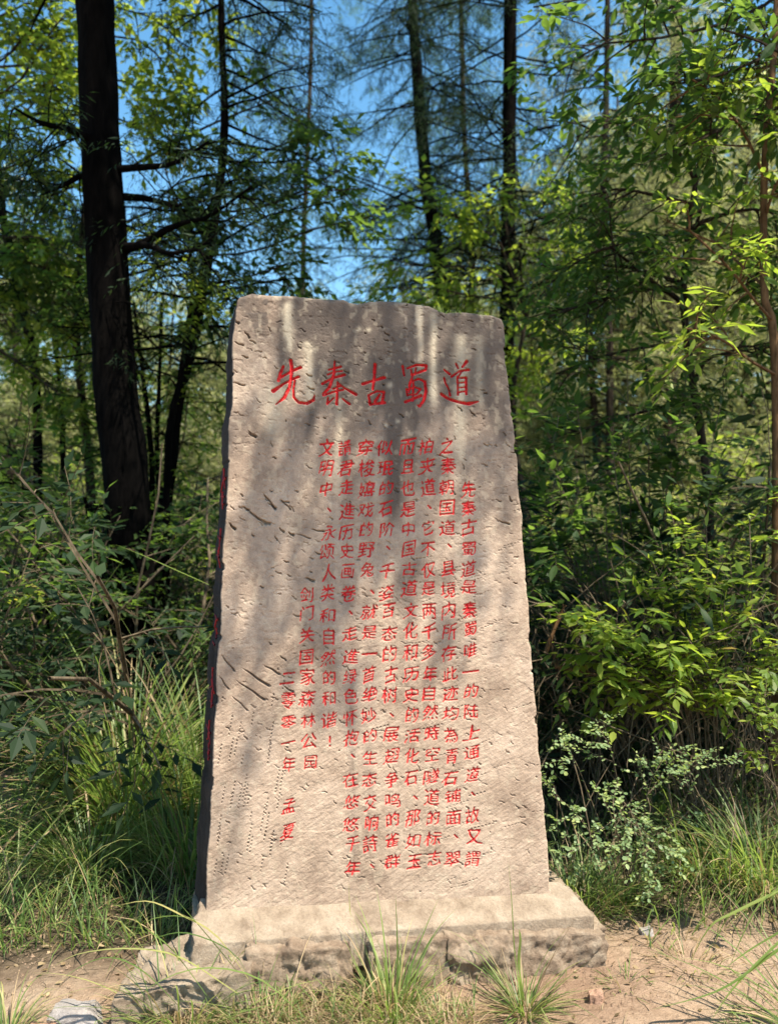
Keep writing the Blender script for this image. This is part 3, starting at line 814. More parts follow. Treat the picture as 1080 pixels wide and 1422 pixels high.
plinth = thing('stone_plinth', 'rough broken stone and mortar plinth carrying the carved slab', 'plinth')
def fp(s, o, z):
    """point s metres along the stele's face direction, o metres in front of it, at height z"""
    q = O_ + E1 * s - np.array([-E1[1] * -1, E1[0], 0]) * 0
    nh = np.array([N_[0], N_[1], 0]); nh /= np.linalg.norm(nh)
    return np.array([*(np.array([0.0, 3.0]) + E1[:2] * s + nh[:2] * o), z])
def box8(s0, s1, o0, o1, z0, z1, ds=(0, 0), zl=None, zr=None, oz=0.0):
    """front offset o0 (nearer the viewer), back offset o1"""
    zl = z1 if zl is None else zl; zr = z1 if zr is None else zr
    return [fp(s0, o0, z0), fp(s1, o0, z0), fp(s1 + ds[1], o1, z0), fp(s0 + ds[0], o1, z0),
            fp(s0, o0 - oz, zl - 0.0), fp(s1, o0 - oz, zr), fp(s1 + ds[1], o1, zr), fp(s0 + ds[0], o1, zl)]
fL, _ = face(285, 1270); fR, _ = face(765, 1243)
fL = float(fL); fR = float(fR)
# sloping mortar collar hugging the slab's foot
cl = [fp(fL - 0.04, 0.150, 0.08), fp(fR + 0.120, 0.130, 0.08), fp(fR + 0.12, -0.02, 0.08), fp(fL - 0.05, -0.02, 0.08),
      fp(fL - 0.035, 0.140, 0.205), fp(fR + 0.115, 0.120, 0.176), fp(fR + 0.06, -0.02, 0.245), fp(fL - 0.03, -0.02, 0.285)]
block('mortar_bed', cl, M_PLINTH, plinth, 150, 40, 26, 0.012, 3, 0.05, 12)
block('mortar_bed', [fp(fL - 0.045, 0.02, 0.05), fp(fR + 0.12, 0.02, 0.05), fp(fR + 0.12, -0.34, 0.05), fp(fL - 0.06, -0.34, 0.05),
      fp(fL - 0.040, 0.02, 0.232), fp(fR + 0.115, 0.02, 0.190), fp(fR + 0.11, -0.33, 0.175), fp(fL - 0.05, -0.33, 0.20)], M_PLINTH, plinth, 100, 50, 20, 0.010, 5, 0.05, 12)
block('stone_block', box8(fL - 0.285, fL + 0.15, 0.255, -0.04, -0.06, 0.150, (0.07, 0), zl=0.115, zr=0.165), M_PLINTH, plinth, 90, 50, 30, 0.022, 11, 0.07, 10)
block('stone_block', box8(fL + 0.155, fL + 0.47, 0.185, -0.05, -0.08, 0.178), M_BLOCK, plinth, 70, 30, 34, 0.026, 23, 0.05, 13)
block('stone_block', box8(fL + 0.545, fL + 0.80, 0.175, -0.05, -0.08, 0.172), M_BLOCK, plinth, 60, 30, 34, 0.020, 31, 0.05, 12)
block('stone_block', box8(fL + 0.805, fL + 1.02, 0.180, -0.05, -0.08, 0.168), M_BLOCK, plinth, 56, 30, 34, 0.024, 37, 0.05, 13)
block('stone_block', box8(fL + 1.025, fR + 0.155, 0.165, -0.08, -0.08, 0.155, zr=0.135), M_BLOCK, plinth, 56, 30, 30, 0.024, 47, 0.06, 12)
block('stone_block', box8(fR + 0.10, fR + 0.170, 0.10, -0.33, -0.06, 0.12), M_BLOCK, plinth, 20, 44, 20, 0.018, 53, 0.12)
block('mortar_bed', box8(fL - 0.04, fR + 0.12, 0.08, -0.34, -0.06, 0.12), M_BLOCK, plinth, 80, 24, 12, 0.012, 61, 0.03)
block('earth_fill', box8(fL - 0.16, fR + 0.12, 0.30, 0.05, -0.14, 0.002, (0.03, -0.03)), gm, plinth, 110, 36, 10, 0.032, 67, 0.25, 7)

# loose stones
def rock(px, py, d, sx_, sy_, sz_, mat, label, seed, name='loose_rock'):
    c = P(px, py, d); c[2] = float(gz(c[0], c[1]))
    t = thing(name, label, 'rock', c)
    b8 = np.array([[-sx_, -sy_, -0.03], [sx_, -sy_, -0.03], [sx_, sy_, -0.03], [-sx_, sy_, -0.03], [-sx_ * .7, -sy_ * .7, sz_], [sx_ * .8, -sy_ * .6, sz_ * .8], [sx_ * .7, sy_ * .6, sz_], [-sx_ * .6, sy_ * .7, sz_ * .9]])
    V, F = hexa(b8 * 1.0, 10, 10, 6, min(sx_, sz_ * 1.5) * 0.38, seed, 0.45, 0.9 / max(sx_, 0.02))
    link('boulder', mesh_from('boulder', V, [F], [mat], shade=False), t)
    return t
rock(105, 1412, 2.70, 0.085, 0.06, 0.035, M_ROCK, 'flat grey rock lying on the path at the lower left corner', 3)
rock(825, 1397, 2.76, 0.028, 0.024, 0.032, M_REDROCK, 'small reddish stone beside the right end of the plinth', 5)
rock(60, 1430, 2.63, 0.05, 0.04, 0.02, M_REDROCK, 'small pinkish stone left of the flat grey rock', 8)
rock(895, 1292, 3.25, 0.03, 0.03, 0.02, M_ROCK, 'small pale stone at the foot of the right hand grass', 12)
# pebbles, crumbs of earth, dead twigs and leaves: nobody could count them
g = Geo()
N = 7000
x = rng.uniform(-2.0, 2.2, N); y = rng.uniform(2.3, 3.8, N); s = 0.002 + 0.006 * rng.random(N) ** 5 + 0.003 * rng.random(N)
oc = np.array([[1, 0, 0], [0, 1, 0], [-1, 0, 0], [0, -1, 0], [0, 0, 1.0]])
V = np.stack([x, y, gz(x, y)], -1)[:, None] + oc * s[:, None, None] * (0.6 + 0.8 * rng.random((N, 5, 1)))
Ff = np.array([[0, 1, 4], [1, 2, 4], [2, 3, 4], [3, 0, 4]])
g.add(V, (Ff[None] + (np.arange(N) * 5)[:, None, None]).reshape(-1, 3), np.repeat(rng.random(N), 5), 0)
tag(link('gravel', g.mesh('gravel', [gm])), 'crumbs of earth and fine gravel strewn over the bare path', 'gravel', kind='stuff')
g = Geo()
N = 9000
x = rng.uniform(-3.2, 3.2, N); y = rng.uniform(2.3, 5.5, N); keep = litter(x, y) + 0.17 > rng.random(N); x = x[keep]; y = y[keep]; N = len(x)
az = rng.random(N) * 6.28
leaves(g, np.stack([x, y, gz(x, y) + 0.006], -1), np.stack([np.cos(az), np.sin(az), rng.normal(size=N) * 0.25], -1), np.array([0, 0, 1.0]) + 0.4 * rng.normal(size=(N, 3)), 0.018 + 0.026 * rng.random(N), 0.009 + 0.010 * rng.random(N), 0, 8)
N = 2600
x = rng.uniform(-3.2, 3.2, N); y = rng.uniform(2.3, 5.5, N); keep = litter(x, y) + 0.4 > rng.random(N); x = x[keep]; y = y[keep]; N = len(x); az = rng.random(N) * 6.28
tubes(g, curves(np.stack([x, y, gz(x, y) + 0.006], -1), np.stack([np.cos(az), np.sin(az), 0.1 * rng.normal(size=N)], -1), 0.04 + 0.20 * rng.random(N) ** 2, 0.05, 0.4, 5), 0.0016, 0.0008, 3, 1)
tag(link('leaf_litter', g.mesh('leaf_litter', [M_GDRY, M_TWIG])), 'dead leaves and broken twigs lying under the plants', 'leaf litter', kind='stuff')
# ------------------------------------------------------------------ trees
def ground_at(x, y): return float(gz(x, y))

def trunk_curve(px_pts, d, k=24, root=None, top=None):
    """px_pts: (px, py) down the photo; carried to the ground at the same depth"""
    pts = [P(x, y, d) for x, y in px_pts]
    lo = pts[-1].copy()
    if root is not None: lo = np.array([P(root, 0, d)[0], d, 0.0])
    lo[2] = ground_at(lo[0], lo[1]) - 0.05
    pts.append(lo)
    pts = pts[::-1]
    if top: pts.append(pts[-1] + np.array(top))
    return smooth_path(pts, k)

def make_tree(name, label, cat, C, r0, r1, bark, crown_fn, leafmat, group=None, sides=10, extra=(), twig=None, rough=0.25, pw=1.0, nparts=0, limbs=None):
    t = thing(name, label, cat, C[0], group)
    g = Geo(); tubes(g, C[None], r0, r1, sides, rough=rough, pw=pw)
    for (E_, a, b) in extra: tubes(g, E_[None], a, b, 7, rough=0.2)
    link('trunk', g.mesh('trunk', [bark], True, C[0]), t)
    if crown_fn:
        g = Geo()
        if nparts: g.pick = []
        crown_fn(g, C)
        if nparts:
            link('twigs', g.mesh('twigs', [twig or bark], False, C[0]), t)
            b, d_, nr, ln, wd = [np.concatenate(q) for q in zip(*g.pick)]
            key = np.linalg.norm(b - EYE, axis=1) - 30 * ln + 100 * ~in_frame(b)
            o_ = np.argsort(key); a, r_ = o_[:nparts], o_[nparts:]
            place_leaves(t, C[0], b[a], d_[a], nr[a], ln[a], wd[a], leaf_mesh_set(8, leafmat))
            g = Geo(); leaves(g, b[r_], d_[r_], nr[r_], ln[r_], wd[r_], 0, 8 if len(r_) < 14000 else 4)
            tag(link('foliage', g.mesh('foliage', [leafmat], False, C[0]), t), kind='stuff')
        else:
            link('crown', g.mesh('crown', [twig or bark, leafmat], False, C[0]), t)
    for B_ in (limbs if limbs is not None else ()):
        g = Geo(); tubes(g, B_[0][None], B_[1], B_[2], 7, rough=0.3); link('branch', g.mesh('branch', [bark], True, C[0]), t)
    return t

def whorl(C, n, t0, t1, L, up=0.1, wig=0.2, droop=0.3, k=7, taper=0.5, az=None, pw=1.0):
    """n limbs round a trunk curve"""
    t = t0 + (t1 - t0) * (np.arange(n) + rng.random(n)) / n
    p, tan = along(np.repeat(C[None], n, 0), t)
    a = rng.random(n) * 6.283 if az is None else az[0] + (az[1] - az[0]) * rng.random(n)
    d = np.stack([np.cos(a), np.sin(a), np.full(n, up) + 0.15 * rng.normal(size=n)], -1)
    return curves(p, d, L * (1 - taper * ((t - t0) / (t1 - t0)) ** pw) * (0.7 + 0.5 * rng.random(n)), droop, wig, k)

def feathery(nl=46, t0=0.30, L=1.7, sub=8, tw=7, m=9, leafL=0.055, leafW=0.006, up=0.05, droop=0.35, r=0.014, az=None, t1=0.99):
    """cypress-like: thin dark boughs with drooping needle sprays"""
    def f(g, C):
        A_ = whorl(C, nl, t0, t1, L, up, 0.25, droop, az=az)
        tubes(g, A_, r, 0.003, 4)
        B_ = spawn(A_, sub, 0.5, 0.15, 1, 0.6, 0.5, 0.25, 5, 0.5, 0.4)
        tubes(g, B_, 0.004, 0.0012, 3)
        D__ = spawn(B_, tw, 0.16, 0.1, 1, 0.55, 0.9, 0.25, 4, 0.2, 0.2)
        tubes(g, D__, 0.0015, 0.0008, 3)
        twig_leaves(g, D__, m, leafL, leafW, 1, 0.8, 4, 0.75, 0.4, 0.5)
    return f

def leafy(nl=16, t0=0.35, L=1.6, sub=7, tw=5, m=6, leafL=0.085, leafW=0.035, up=0.45, droop=0.5, subL=0.55, twL=0.28, r=0.02, az=None, tpl=4, limbs=None, jit=0.35, t1=0.98):
    def f(g, C):
        A_ = whorl(C, nl, t0, t1, L, up, 0.3, droop, az=az) if limbs is None else limbs
        tubes(g, A_, r, 0.005, 5)
        B_ = spawn(A_, sub, subL, 0.2, 1, 0.6, 0.35, 0.25, 5, 0.65, 0.4)
        tubes(g, B_, 0.006, 0.0018, 4)
        D__ = spawn(B_, tw, twL, 0.15, 1, 0.55, 0.5, 0.2, 4, 0.6, 0.3)
        tubes(g, D__, 0.0018, 0.0009, 3)
        twig_leaves(g, D__, m, leafL, leafW, 1, jit, tpl, 0.85, 0.35, 0.15)
    return f

def limbs_px(segs, k=8):
    """limbs given as [(px,py,d), ...] lists"""
    return np.stack([smooth_path([P(*q) for q in s], k) for s in segs])

# --- the big dark trunk on the left
C = trunk_curve([(124, -900), (128, -420), (131, -120), (133, 20), (141, 200), (151, 380), (163, 560), (178, 680)], 5.6, 34, root=192)
BIG = limbs_px([[(150,236,5.6),(200,232,5.5),(245,226,5.3),(290,196,5.1)], [(155,272,5.6),(205,276,5.7),(258,286,5.8),(330,262,6.0)], [(165,350,5.6),(205,335,5.5),(245,312,5.4),(292,300,5.3),(350,258,5.2)],
                   [(150,205,5.6),(100,180,5.4),(60,172,5.2),(20,150,5.0)], [(150,240,5.6),(112,244,5.6),(88,258,5.5),(60,270,5.4)], [(160,345,5.6),(205,340,5.4),(235,352,5.2),(290,343,5.0)]])
def crown_big(g, C):
    A_ = whorl(C, 36, 0.70, 0.99, 2.4, 0.35, 0.25, 0.2, taper=0.2)
    L_ = BIG
    tubes(g, A_, 0.035, 0.006, 5)
    for X, per, l1 in ((A_, 7, 0.8), (L_, 9, 0.55)):
        B_ = spawn(X, per, l1, 0.2, 1, 0.6, 0.35, 0.3, 5, 0.5, 0.4); tubes(g, B_, 0.006, 0.002, 4)
        D__ = spawn(B_, 6, 0.24, 0.1, 1, 0.55, 0.6, 0.25, 4, 0.4, 0.2); tubes(g, D__, 0.002, 0.001, 3)
        twig_leaves(g, D__, 8, 0.06, 0.012, 1, 0.5, 4, 0.75, 0.4, 0.4)
    V_ = limbs_px([[(150,430,5.45),(172,470,5.43),(190,505,5.42),(200,540,5.4)],[(160,420,5.45),(180,420,5.44),(196,440,5.43),(204,470,5.42)],[(150,300,5.5),(175,380,5.44),(165,460,5.43),(178,520,5.42)]])
    tubes(g, V_, 0.005, 0.002, 4)
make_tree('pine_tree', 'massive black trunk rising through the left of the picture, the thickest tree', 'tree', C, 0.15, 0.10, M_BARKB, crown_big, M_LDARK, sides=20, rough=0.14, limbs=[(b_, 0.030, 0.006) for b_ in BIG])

# --- slender feathery trees whose trunks show against the sky
for px_pts, d, r0, r1, lab, kw in [
    ([(306,-160),(308,40),(312,180),(300,300),(275,440),(252,540),(240,620),(226,760)], 6.6, 0.055, 0.022, 'slender leaning trunk with fine twigs just right of the massive black trunk', dict(nl=44, t0=0.42, L=1.3, sub=7, tw=7, leafL=0.045)),
    ([(568,-200),(573,0),(578,90),(590,240),(603,320),(612,400),(616,500)], 10.0, 0.10, 0.055, 'dark slightly leaning trunk behind the middle of the slab top', dict(nl=80, t0=0.30, L=2.0)),
    ([(636,-200),(640,0),(645,200),(655,330),(655,430)], 12.0, 0.05, 0.03, 'thinnest of the three trunks seen above the slab', dict(nl=72, t0=0.30, L=1.8)),
    ([(707,-220),(708,0),(707,200),(705,330),(704,440),(706,600)], 9.0, 0.085, 0.065, 'straight dark trunk rising just behind the right shoulder of the slab', dict(nl=76, t0=0.34, L=2.0)),
    ([(940,-200),(938,60),(935,250),(930,400)], 11.5, 0.10, 0.07, 'blurred grey trunk in the hanging foliage at upper right', dict(nl=70, t0=0.25, L=2.2, sub=8, droop=0.8)),
    ([(845,-150),(842,100),(838,300),(846,500)], 10.5, 0.05, 0.03, 'thin half hidden trunk between the slab and the blurred grey trunk', dict(nl=60, t0=0.2, L=1.9, droop=0.8)),
    ([(0,-150),(-8,100),(5,300),(30,420),(52,560)], 8.0, 0.045, 0.03, 'thin dark leaning trunk near the left edge', dict(nl=50, t0=0.35, L=1.5)),
    ([(430,-200),(432,60),(425,250),(420,420)], 14.0, 0.05, 0.03, 'distant thin trunk between the leaning trunk and the slab top', dict(nl=52, t0=0.3, L=2.0)),
]:
    C = trunk_curve(px_pts, d, 26)
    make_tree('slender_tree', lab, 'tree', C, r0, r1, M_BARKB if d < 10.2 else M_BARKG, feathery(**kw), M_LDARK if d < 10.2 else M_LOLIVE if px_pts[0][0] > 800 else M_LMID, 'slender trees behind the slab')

# --- brown sapling at the right edge
C = trunk_curve([(1085,-200),(1075,60),(1062,200),(1060,400),(1072,450),(1077,560),(1078,720),(1076,900)], 4.4, 26)
lim = limbs_px([[(1074,448,4.4),(1045,415,4.3),(1010,370,4.2),(955,318,4.1)], [(1062,400,4.4),(1032,372,4.5),(1010,352,4.6),(985,330,4.7)], [(1076,520,4.4),(1040,500,4.2),(1000,470,4.1),(950,455,4.0)],
                [(1062,250,4.4),(1035,190,4.3),(1000,140,4.2),(960,110,4.1)], [(1062,300,4.4),(1075,260,4.3),(1100,220,4.2),(1140,200,4.1)]])
def crown_sap(g, C):
    leafy(limbs=lim, sub=6, tw=4, m=6, leafL=0.075, leafW=0.028, subL=0.40, twL=0.2, r=0.009, tpl=8)(g, C)
    leafy(nl=9, t0=0.72, L=0.9, sub=5, tw=4, m=6, leafL=0.075, leafW=0.028, r=0.008, tpl=8)(g, C)
make_tree('sapling', 'brown barked sapling at the right edge forking into thin limbs', 'sapling', C, 0.028, 0.014, M_BARKR, crown_sap, M_LFRESH, sides=10, rough=0.08, nparts=290)

# --- broadleaf trees: boughs hanging into the picture, trunks beyond its edges or hidden
def bough_tree(label, base, h, segs, leafmat, r0=0.10, up_n=8, nparts=0, **kw):
    base = np.array([base[0], base[1], ground_at(*base)])
    C = smooth_path([base, base + [0.1, 0.05, h * 0.35], base + [-0.05, 0.1, h * 0.7], base + [0.1, 0, h]], 20)
    pk = dict(sub=7, tw=5, m=6, leafL=0.085, leafW=0.036, subL=0.5, twL=0.26, r=0.014); pk.update(kw)
    tpl = pk.get('tpl', 4)
    L_ = []
    for s in segs:
        pts = [P(*q) for q in s]
        i = int(np.clip(np.searchsorted(C[:, 2], pts[0][2] - 0.3), 2, 18))
        L_.append(smooth_path([C[i]] + pts, 10))
    L_ = np.stack(L_)
    def f(g, C):
        leafy(limbs=L_, **pk)(g, C)
        if up_n: leafy(nl=up_n, t0=0.6, L=h * 0.25, **{**pk, 'r': 0.02})(g, C)
    return make_tree('broadleaf_tree', label, 'tree', C, r0, r0 * 0.4, M_BARKG, f, leafmat, nparts=nparts)

bough_tree('broadleaf tree whose dark green boughs hang across the upper right corner', (3.5, 4.7), 5.6,
   [[(1150,-40,4.7),(1040,20,4.6),(930,50,4.5),(840,60,4.4)], [(1160,40,4.7),(1060,80,4.6),(980,110,4.5),(900,120,4.4)], [(1130,-60,4.9),(1000,-30,5.0),(860,-10,5.1),(740,10,5.2)],
    [(1150,140,4.6),(1080,150,4.5),(1020,170,4.4),(960,200,4.3)], [(1120,-90,5.2),(950,0,5.5),(820,70,5.7),(760,110,5.8)], [(1180,60,4.4),(1120,90,4.2),(1060,60,4.1),(1000,40,4.0)]], M_LMID, tpl=8, sub=10, tw=5, nparts=290)
bough_tree('young broadleaf tree with layered boughs beside the right of the slab', (1.95, 5.4), 4.2,
   [[(960,330,5.3),(900,330,5.2),(840,345,5.1),(790,370,5.0)], [(970,290,5.3),(900,270,5.2),(860,262,5.1),(820,272,5.0)], [(950,400,5.3),(880,405,5.2),(820,420,5.0),(760,440,4.9)], [(1000,420,5.3),(1030,400,5.2),(1060,380,5.1),(1090,390,5.0)],
    [(950,480,5.3),(880,485,5.1),(820,500,5.0),(770,520,4.9)], [(940,210,5.4),(900,180,5.3),(850,170,5.2),(800,190,5.1)], [(980,500,5.3),(1010,490,5.1),(1040,480,5.0),(1080,500,4.9)], [(960,560,5.3),(900,570,5.1),(830,590,4.9),(760,610,4.8)]],
   M_LMID, r0=0.035, up_n=5, nparts=290, tpl=8, leafL=0.078, leafW=0.027, sub=10, tw=5, m=7)
bough_tree('broadleaf tree with bright yellow green leaves at the upper left', (-4.6, 7.6), 6.4,
   [[(-30,400,7.2),(20,420,7.0),(60,440,6.9),(110,470,6.8)],[(0,60,7.4),(170,50,7.2),(230,90,7.1),(270,150,7.0)],[(0,160,7.4),(190,170,7.2),(230,240,7.1),(250,290,7.0)],[(-30,480,7.0),(20,500,6.9),(60,530,6.8),(100,560,6.7)],[(-60,150,7.4),(20,120,7.2),(60,60,7.0),(90,20,7.0)], [(-40,250,7.4),(20,230,7.2),(70,210,7.0),(100,190,7.0)], [(-40,40,7.4),(60,0,7.2),(200,20,7.0),(250,60,6.9)], [(-40,320,7.2),(10,330,7.0),(60,330,6.9),(95,360,6.8)],
    [(-30,-20,7.4),(120,-60,7.2),(220,-30,7.0),(300,10,6.9)], [(0,90,7.4),(160,110,7.2),(210,140,7.1),(235,200,7.0)], [(-40,180,7.4),(10,190,7.2),(40,150,7.0),(80,120,6.9)], [(-40,90,7.3),(10,80,7.2),(50,20,7.1),(70,-20,7.0)]], M_LFRESH, leafL=0.08, leafW=0.042, sub=13, tw=6)
bough_tree('broadleaf tree with a dark bough reaching over the slab top from the left', (-2.7, 7.4), 4.6,
   [[(250,330,7.2),(330,300,6.9),(420,270,6.6),(500,262,6.4)], [(260,360,7.2),(350,350,6.9),(430,320,6.6),(520,300,6.5)], [(240,280,7.2),(330,230,6.9),(380,205,6.7),(430,190,6.6)], [(240,380,7.1),(290,400,6.9),(330,390,6.7),(390,370,6.6)],[(250,300,7.2),(350,290,6.9),(430,260,6.7),(480,230,6.6)],[(240,200,7.2),(300,170,7.0),(350,150,6.8),(400,130,6.7)]], M_LMID, r0=0.05, up_n=4, leafL=0.085, leafW=0.042, sub=11, tw=6)
bough_tree('small broadleaf tree with bright leaves seen between the trunks above the slab', (1.25, 8.2), 3.6,
   [[(690,330,8.0),(650,310,7.8),(610,290,7.6),(560,290,7.5)], [(700,300,8.0),(720,280,7.8),(690,262,7.6),(650,250,7.5)], [(690,380,8.0),(640,370,7.8),(590,370,7.6),(540,360,7.5)], [(720,340,8.0),(740,330,7.8),(770,335,7.6),(800,350,7.5)], [(700,420,8.0),(650,410,7.7),(600,400,7.5),(540,400,7.4)]], M_LFRESH, r0=0.04, up_n=3, leafL=0.085, leafW=0.042, sub=10, tw=6)

# --- saplings and bushy stems at left, between the trunks
for i, (pts, d, lab) in enumerate([
    ([(262,330),(268,400),(258,470),(250,530),(232,640)], 6.2, 'arched stem joining the leaning trunk near its foot'),
    ([(186,420),(196,500),(208,600),(212,700)], 6.9, 'thin upright stem between the two left trunks'),
    ([(225,420),(222,520),(218,620),(222,720)], 7.4, 'second thin stem between the two left trunks'),
    ([(62,340),(70,440),(82,520),(88,640)], 7.8, 'thin stem left of the massive black trunk'),
    ([(55,640),(60,740),(64,860)], 6.4, 'short straight stem low at the left edge'),
    ([(118,690),(135,780),(150,860)], 5.8, 'slanting dark stem at the foot of the massive black trunk')]):
    C = trunk_curve(pts, d, 14)
    make_tree('young_tree', lab, 'sapling', C, 0.03, 0.012, M_BARKB, leafy(nl=12, t0=0.35, L=0.9, sub=5, tw=4, m=6, leafL=0.055, leafW=0.026, subL=0.35, twL=0.2, r=0.007), M_LMID if i % 2 else M_LFRESH, 'saplings under the trees on the left')

# --- shrubs of the understorey: three kinds, copied with their parts
def shrub(name, label, leafmat, h, spread, nst=9, leafL=0.06, leafW=0.026, sub=6, tw=5, m=7, tpl=4, group=None, bark=None):
    t = thing(name, label, 'shrub', (0, 0, 0), group)
    a = rng.random(nst) * 6.283
    d = np.stack([np.cos(a) * spread, np.sin(a) * spread, np.ones(nst)], -1)
    St = curves(np.stack([np.cos(a) * 0.06, np.sin(a) * 0.06, np.full(nst, -0.03)], -1), d, h * (0.7 + 0.5 * rng.random(nst)), 0.35, 0.25, 8)
    g = Geo(); tubes(g, St, 0.012, 0.004, 5); link('stems', g.mesh('stems', [bark or M_TWIG], True), t)
    g = Geo()
    A_ = spawn(St, sub, h * 0.38, 0.1, 1, 0.6, 0.3, 0.25, 5, 0.4, 0.4); tubes(g, A_, 0.004, 0.0015, 3)
    B_ = spawn(A_, tw, 0.2, 0.1, 1, 0.55, 0.35, 0.25, 4, 0.4, 0.3); tubes(g, B_, 0.0015, 0.0008, 3)
    twig_leaves(g, B_, m, leafL, leafW, 1, 0.4, tpl)
    link('foliage', g.mesh('foliage', [bark or M_TWIG, leafmat], False), t)
    return t
GS = 'shrubs of the shaded understorey'
kinds = [shrub('shrub', 'x', M_LMID, 1.5, 0.5, 9, 0.06, 0.028, group=GS), shrub('shrub', 'x', M_LDARK, 1.3, 0.7, 10, 0.055, 0.024, group=GS),
         shrub('shrub', 'x', M_LFRESH, 1.2, 0.6, 8, 0.05, 0.026, group=GS), shrub('shrub', 'x', M_LDARK, 1.6, 0.6, 9, 0.09, 0.03, 6, 4, 7, 8, group=GS)]
SPOTS = [  # px of centre, depth, kind, scale, label
 (70, 5.9, 0, 1.2, 'green shrub filling the shade at the left edge'), (10, 6.6, 2, 1.3, 'light green shrub at the far left, behind the edge shrub'), (140, 5.0, 1, 0.95, 'dark shrub in front of the massive trunk, left side'),
 (195, 5.0, 1, 1.6, 'dark shrub hiding the foot of the massive black trunk'), (250, 5.5, 0, 1.2, 'green shrub between the massive trunk and the slab'), (290, 6.3, 2, 1.3, 'light green shrub close behind the left edge of the slab'),
 (110, 7.4, 2, 1.5, 'sunlit shrub seen left of the massive trunk'), (200, 7.8, 0, 1.6, 'tall green shrub behind the massive trunk'), (-40, 5.3, 3, 1.1, 'large leaved shrub cut by the left edge'), (330, 7.2, 1, 1.4, 'dark shrub behind the upper left of the slab'),
 (380, 8.5, 2, 1.5, 'light green shrub behind the slab, left of its middle'), (470, 8.8, 0, 1.5, 'green shrub behind the middle of the slab'), (760, 5.2, 3, 1.15, 'large leaved dark shrub tight behind the right edge of the slab'),
 (840, 4.9, 3, 1.05, 'large leaved dark shrub right of the slab'), (930, 5.3, 3, 1.25, 'tallest of the large leaved dark shrubs on the right'), (1010, 4.8, 1, 1.1, 'dark small leaved shrub near the right edge'),
 (1080, 5.2, 3, 1.3, 'large leaved shrub behind the brown sapling'), (880, 6.6, 0, 1.2, 'green shrub in the second row on the right'), (790, 6.9, 1, 1.1, 'dark shrub in the second row behind the right edge of the slab'),
 (980, 7.0, 0, 1.25, 'green shrub in the second row near the right edge'), (1100, 7.2, 1, 1.3, 'dark shrub in the second row at the right edge'), (720, 8.2, 2, 1.5, 'light green shrub behind the right shoulder of the slab'),
 (620, 8.6, 0, 1.4, 'green shrub hidden low behind the slab'), (850, 8.8, 2, 1.7, 'sunlit shrub deep in the wood right of the slab'), (1040, 9.0, 2, 1.5, 'deep green shrub far back at the right edge'),
 (60, 9.0, 1, 1.8, 'dark shrub far back on the left'), (-30, 8.6, 0, 1.8, 'green shrub far back at the left edge'), (160, 9.6, 2, 1.8, 'sunlit shrub far back between the left trunks')]
used = set()
for px, d, k, s, lab in SPOTS:
    x, y = (px - 540) / FPX * d, d; loc = (x, y, ground_at(x, y))
    if k not in used:
        used.add(k); t = kinds[k]; t.location = loc; t.rotation_euler = (0, 0, rng.random() * 6); t.scale = (s, s, s); t['label'] = lab
    else: dup(kinds[k], loc, float(rng.random() * 6.28), s, lab)

# --- the wood behind: three kinds of tree, each standing on its own spot
def back_tree(label, leafmat, h, kind):
    C = smooth_path([[0, 0, -0.1], [0.1, 0.05, h * 0.3], [-0.1, 0.1, h * 0.65], [0.05, 0, h]], 20)
    if kind == 0: f = leafy(nl=42, t0=0.12, L=h * 0.34, sub=9, tw=7, m=7, leafL=0.12, leafW=0.034, subL=1.1, twL=0.5, r=0.03, up=0.35, droop=0.9, t1=0.99, jit=0.9)
    elif kind == 1: f = feathery(nl=64, t0=0.10, L=h * 0.26, sub=8, tw=6, m=6, leafL=0.12, leafW=0.020, r=0.02, droop=0.9)
    else: f = leafy(nl=32, t0=0.15, L=h * 0.32, sub=8, tw=6, m=6, leafL=0.13, leafW=0.07, subL=1.0, twL=0.45, r=0.03, up=0.5, droop=0.5, jit=0.9)
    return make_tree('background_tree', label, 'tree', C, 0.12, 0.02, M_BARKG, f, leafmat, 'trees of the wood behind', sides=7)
bk_ = [back_tree('x', M_LOLIVE, 8.0, 0), back_tree('x', M_LOLIVE, 8.5, 1), back_tree('x', M_LMID, 7.5, 2)]
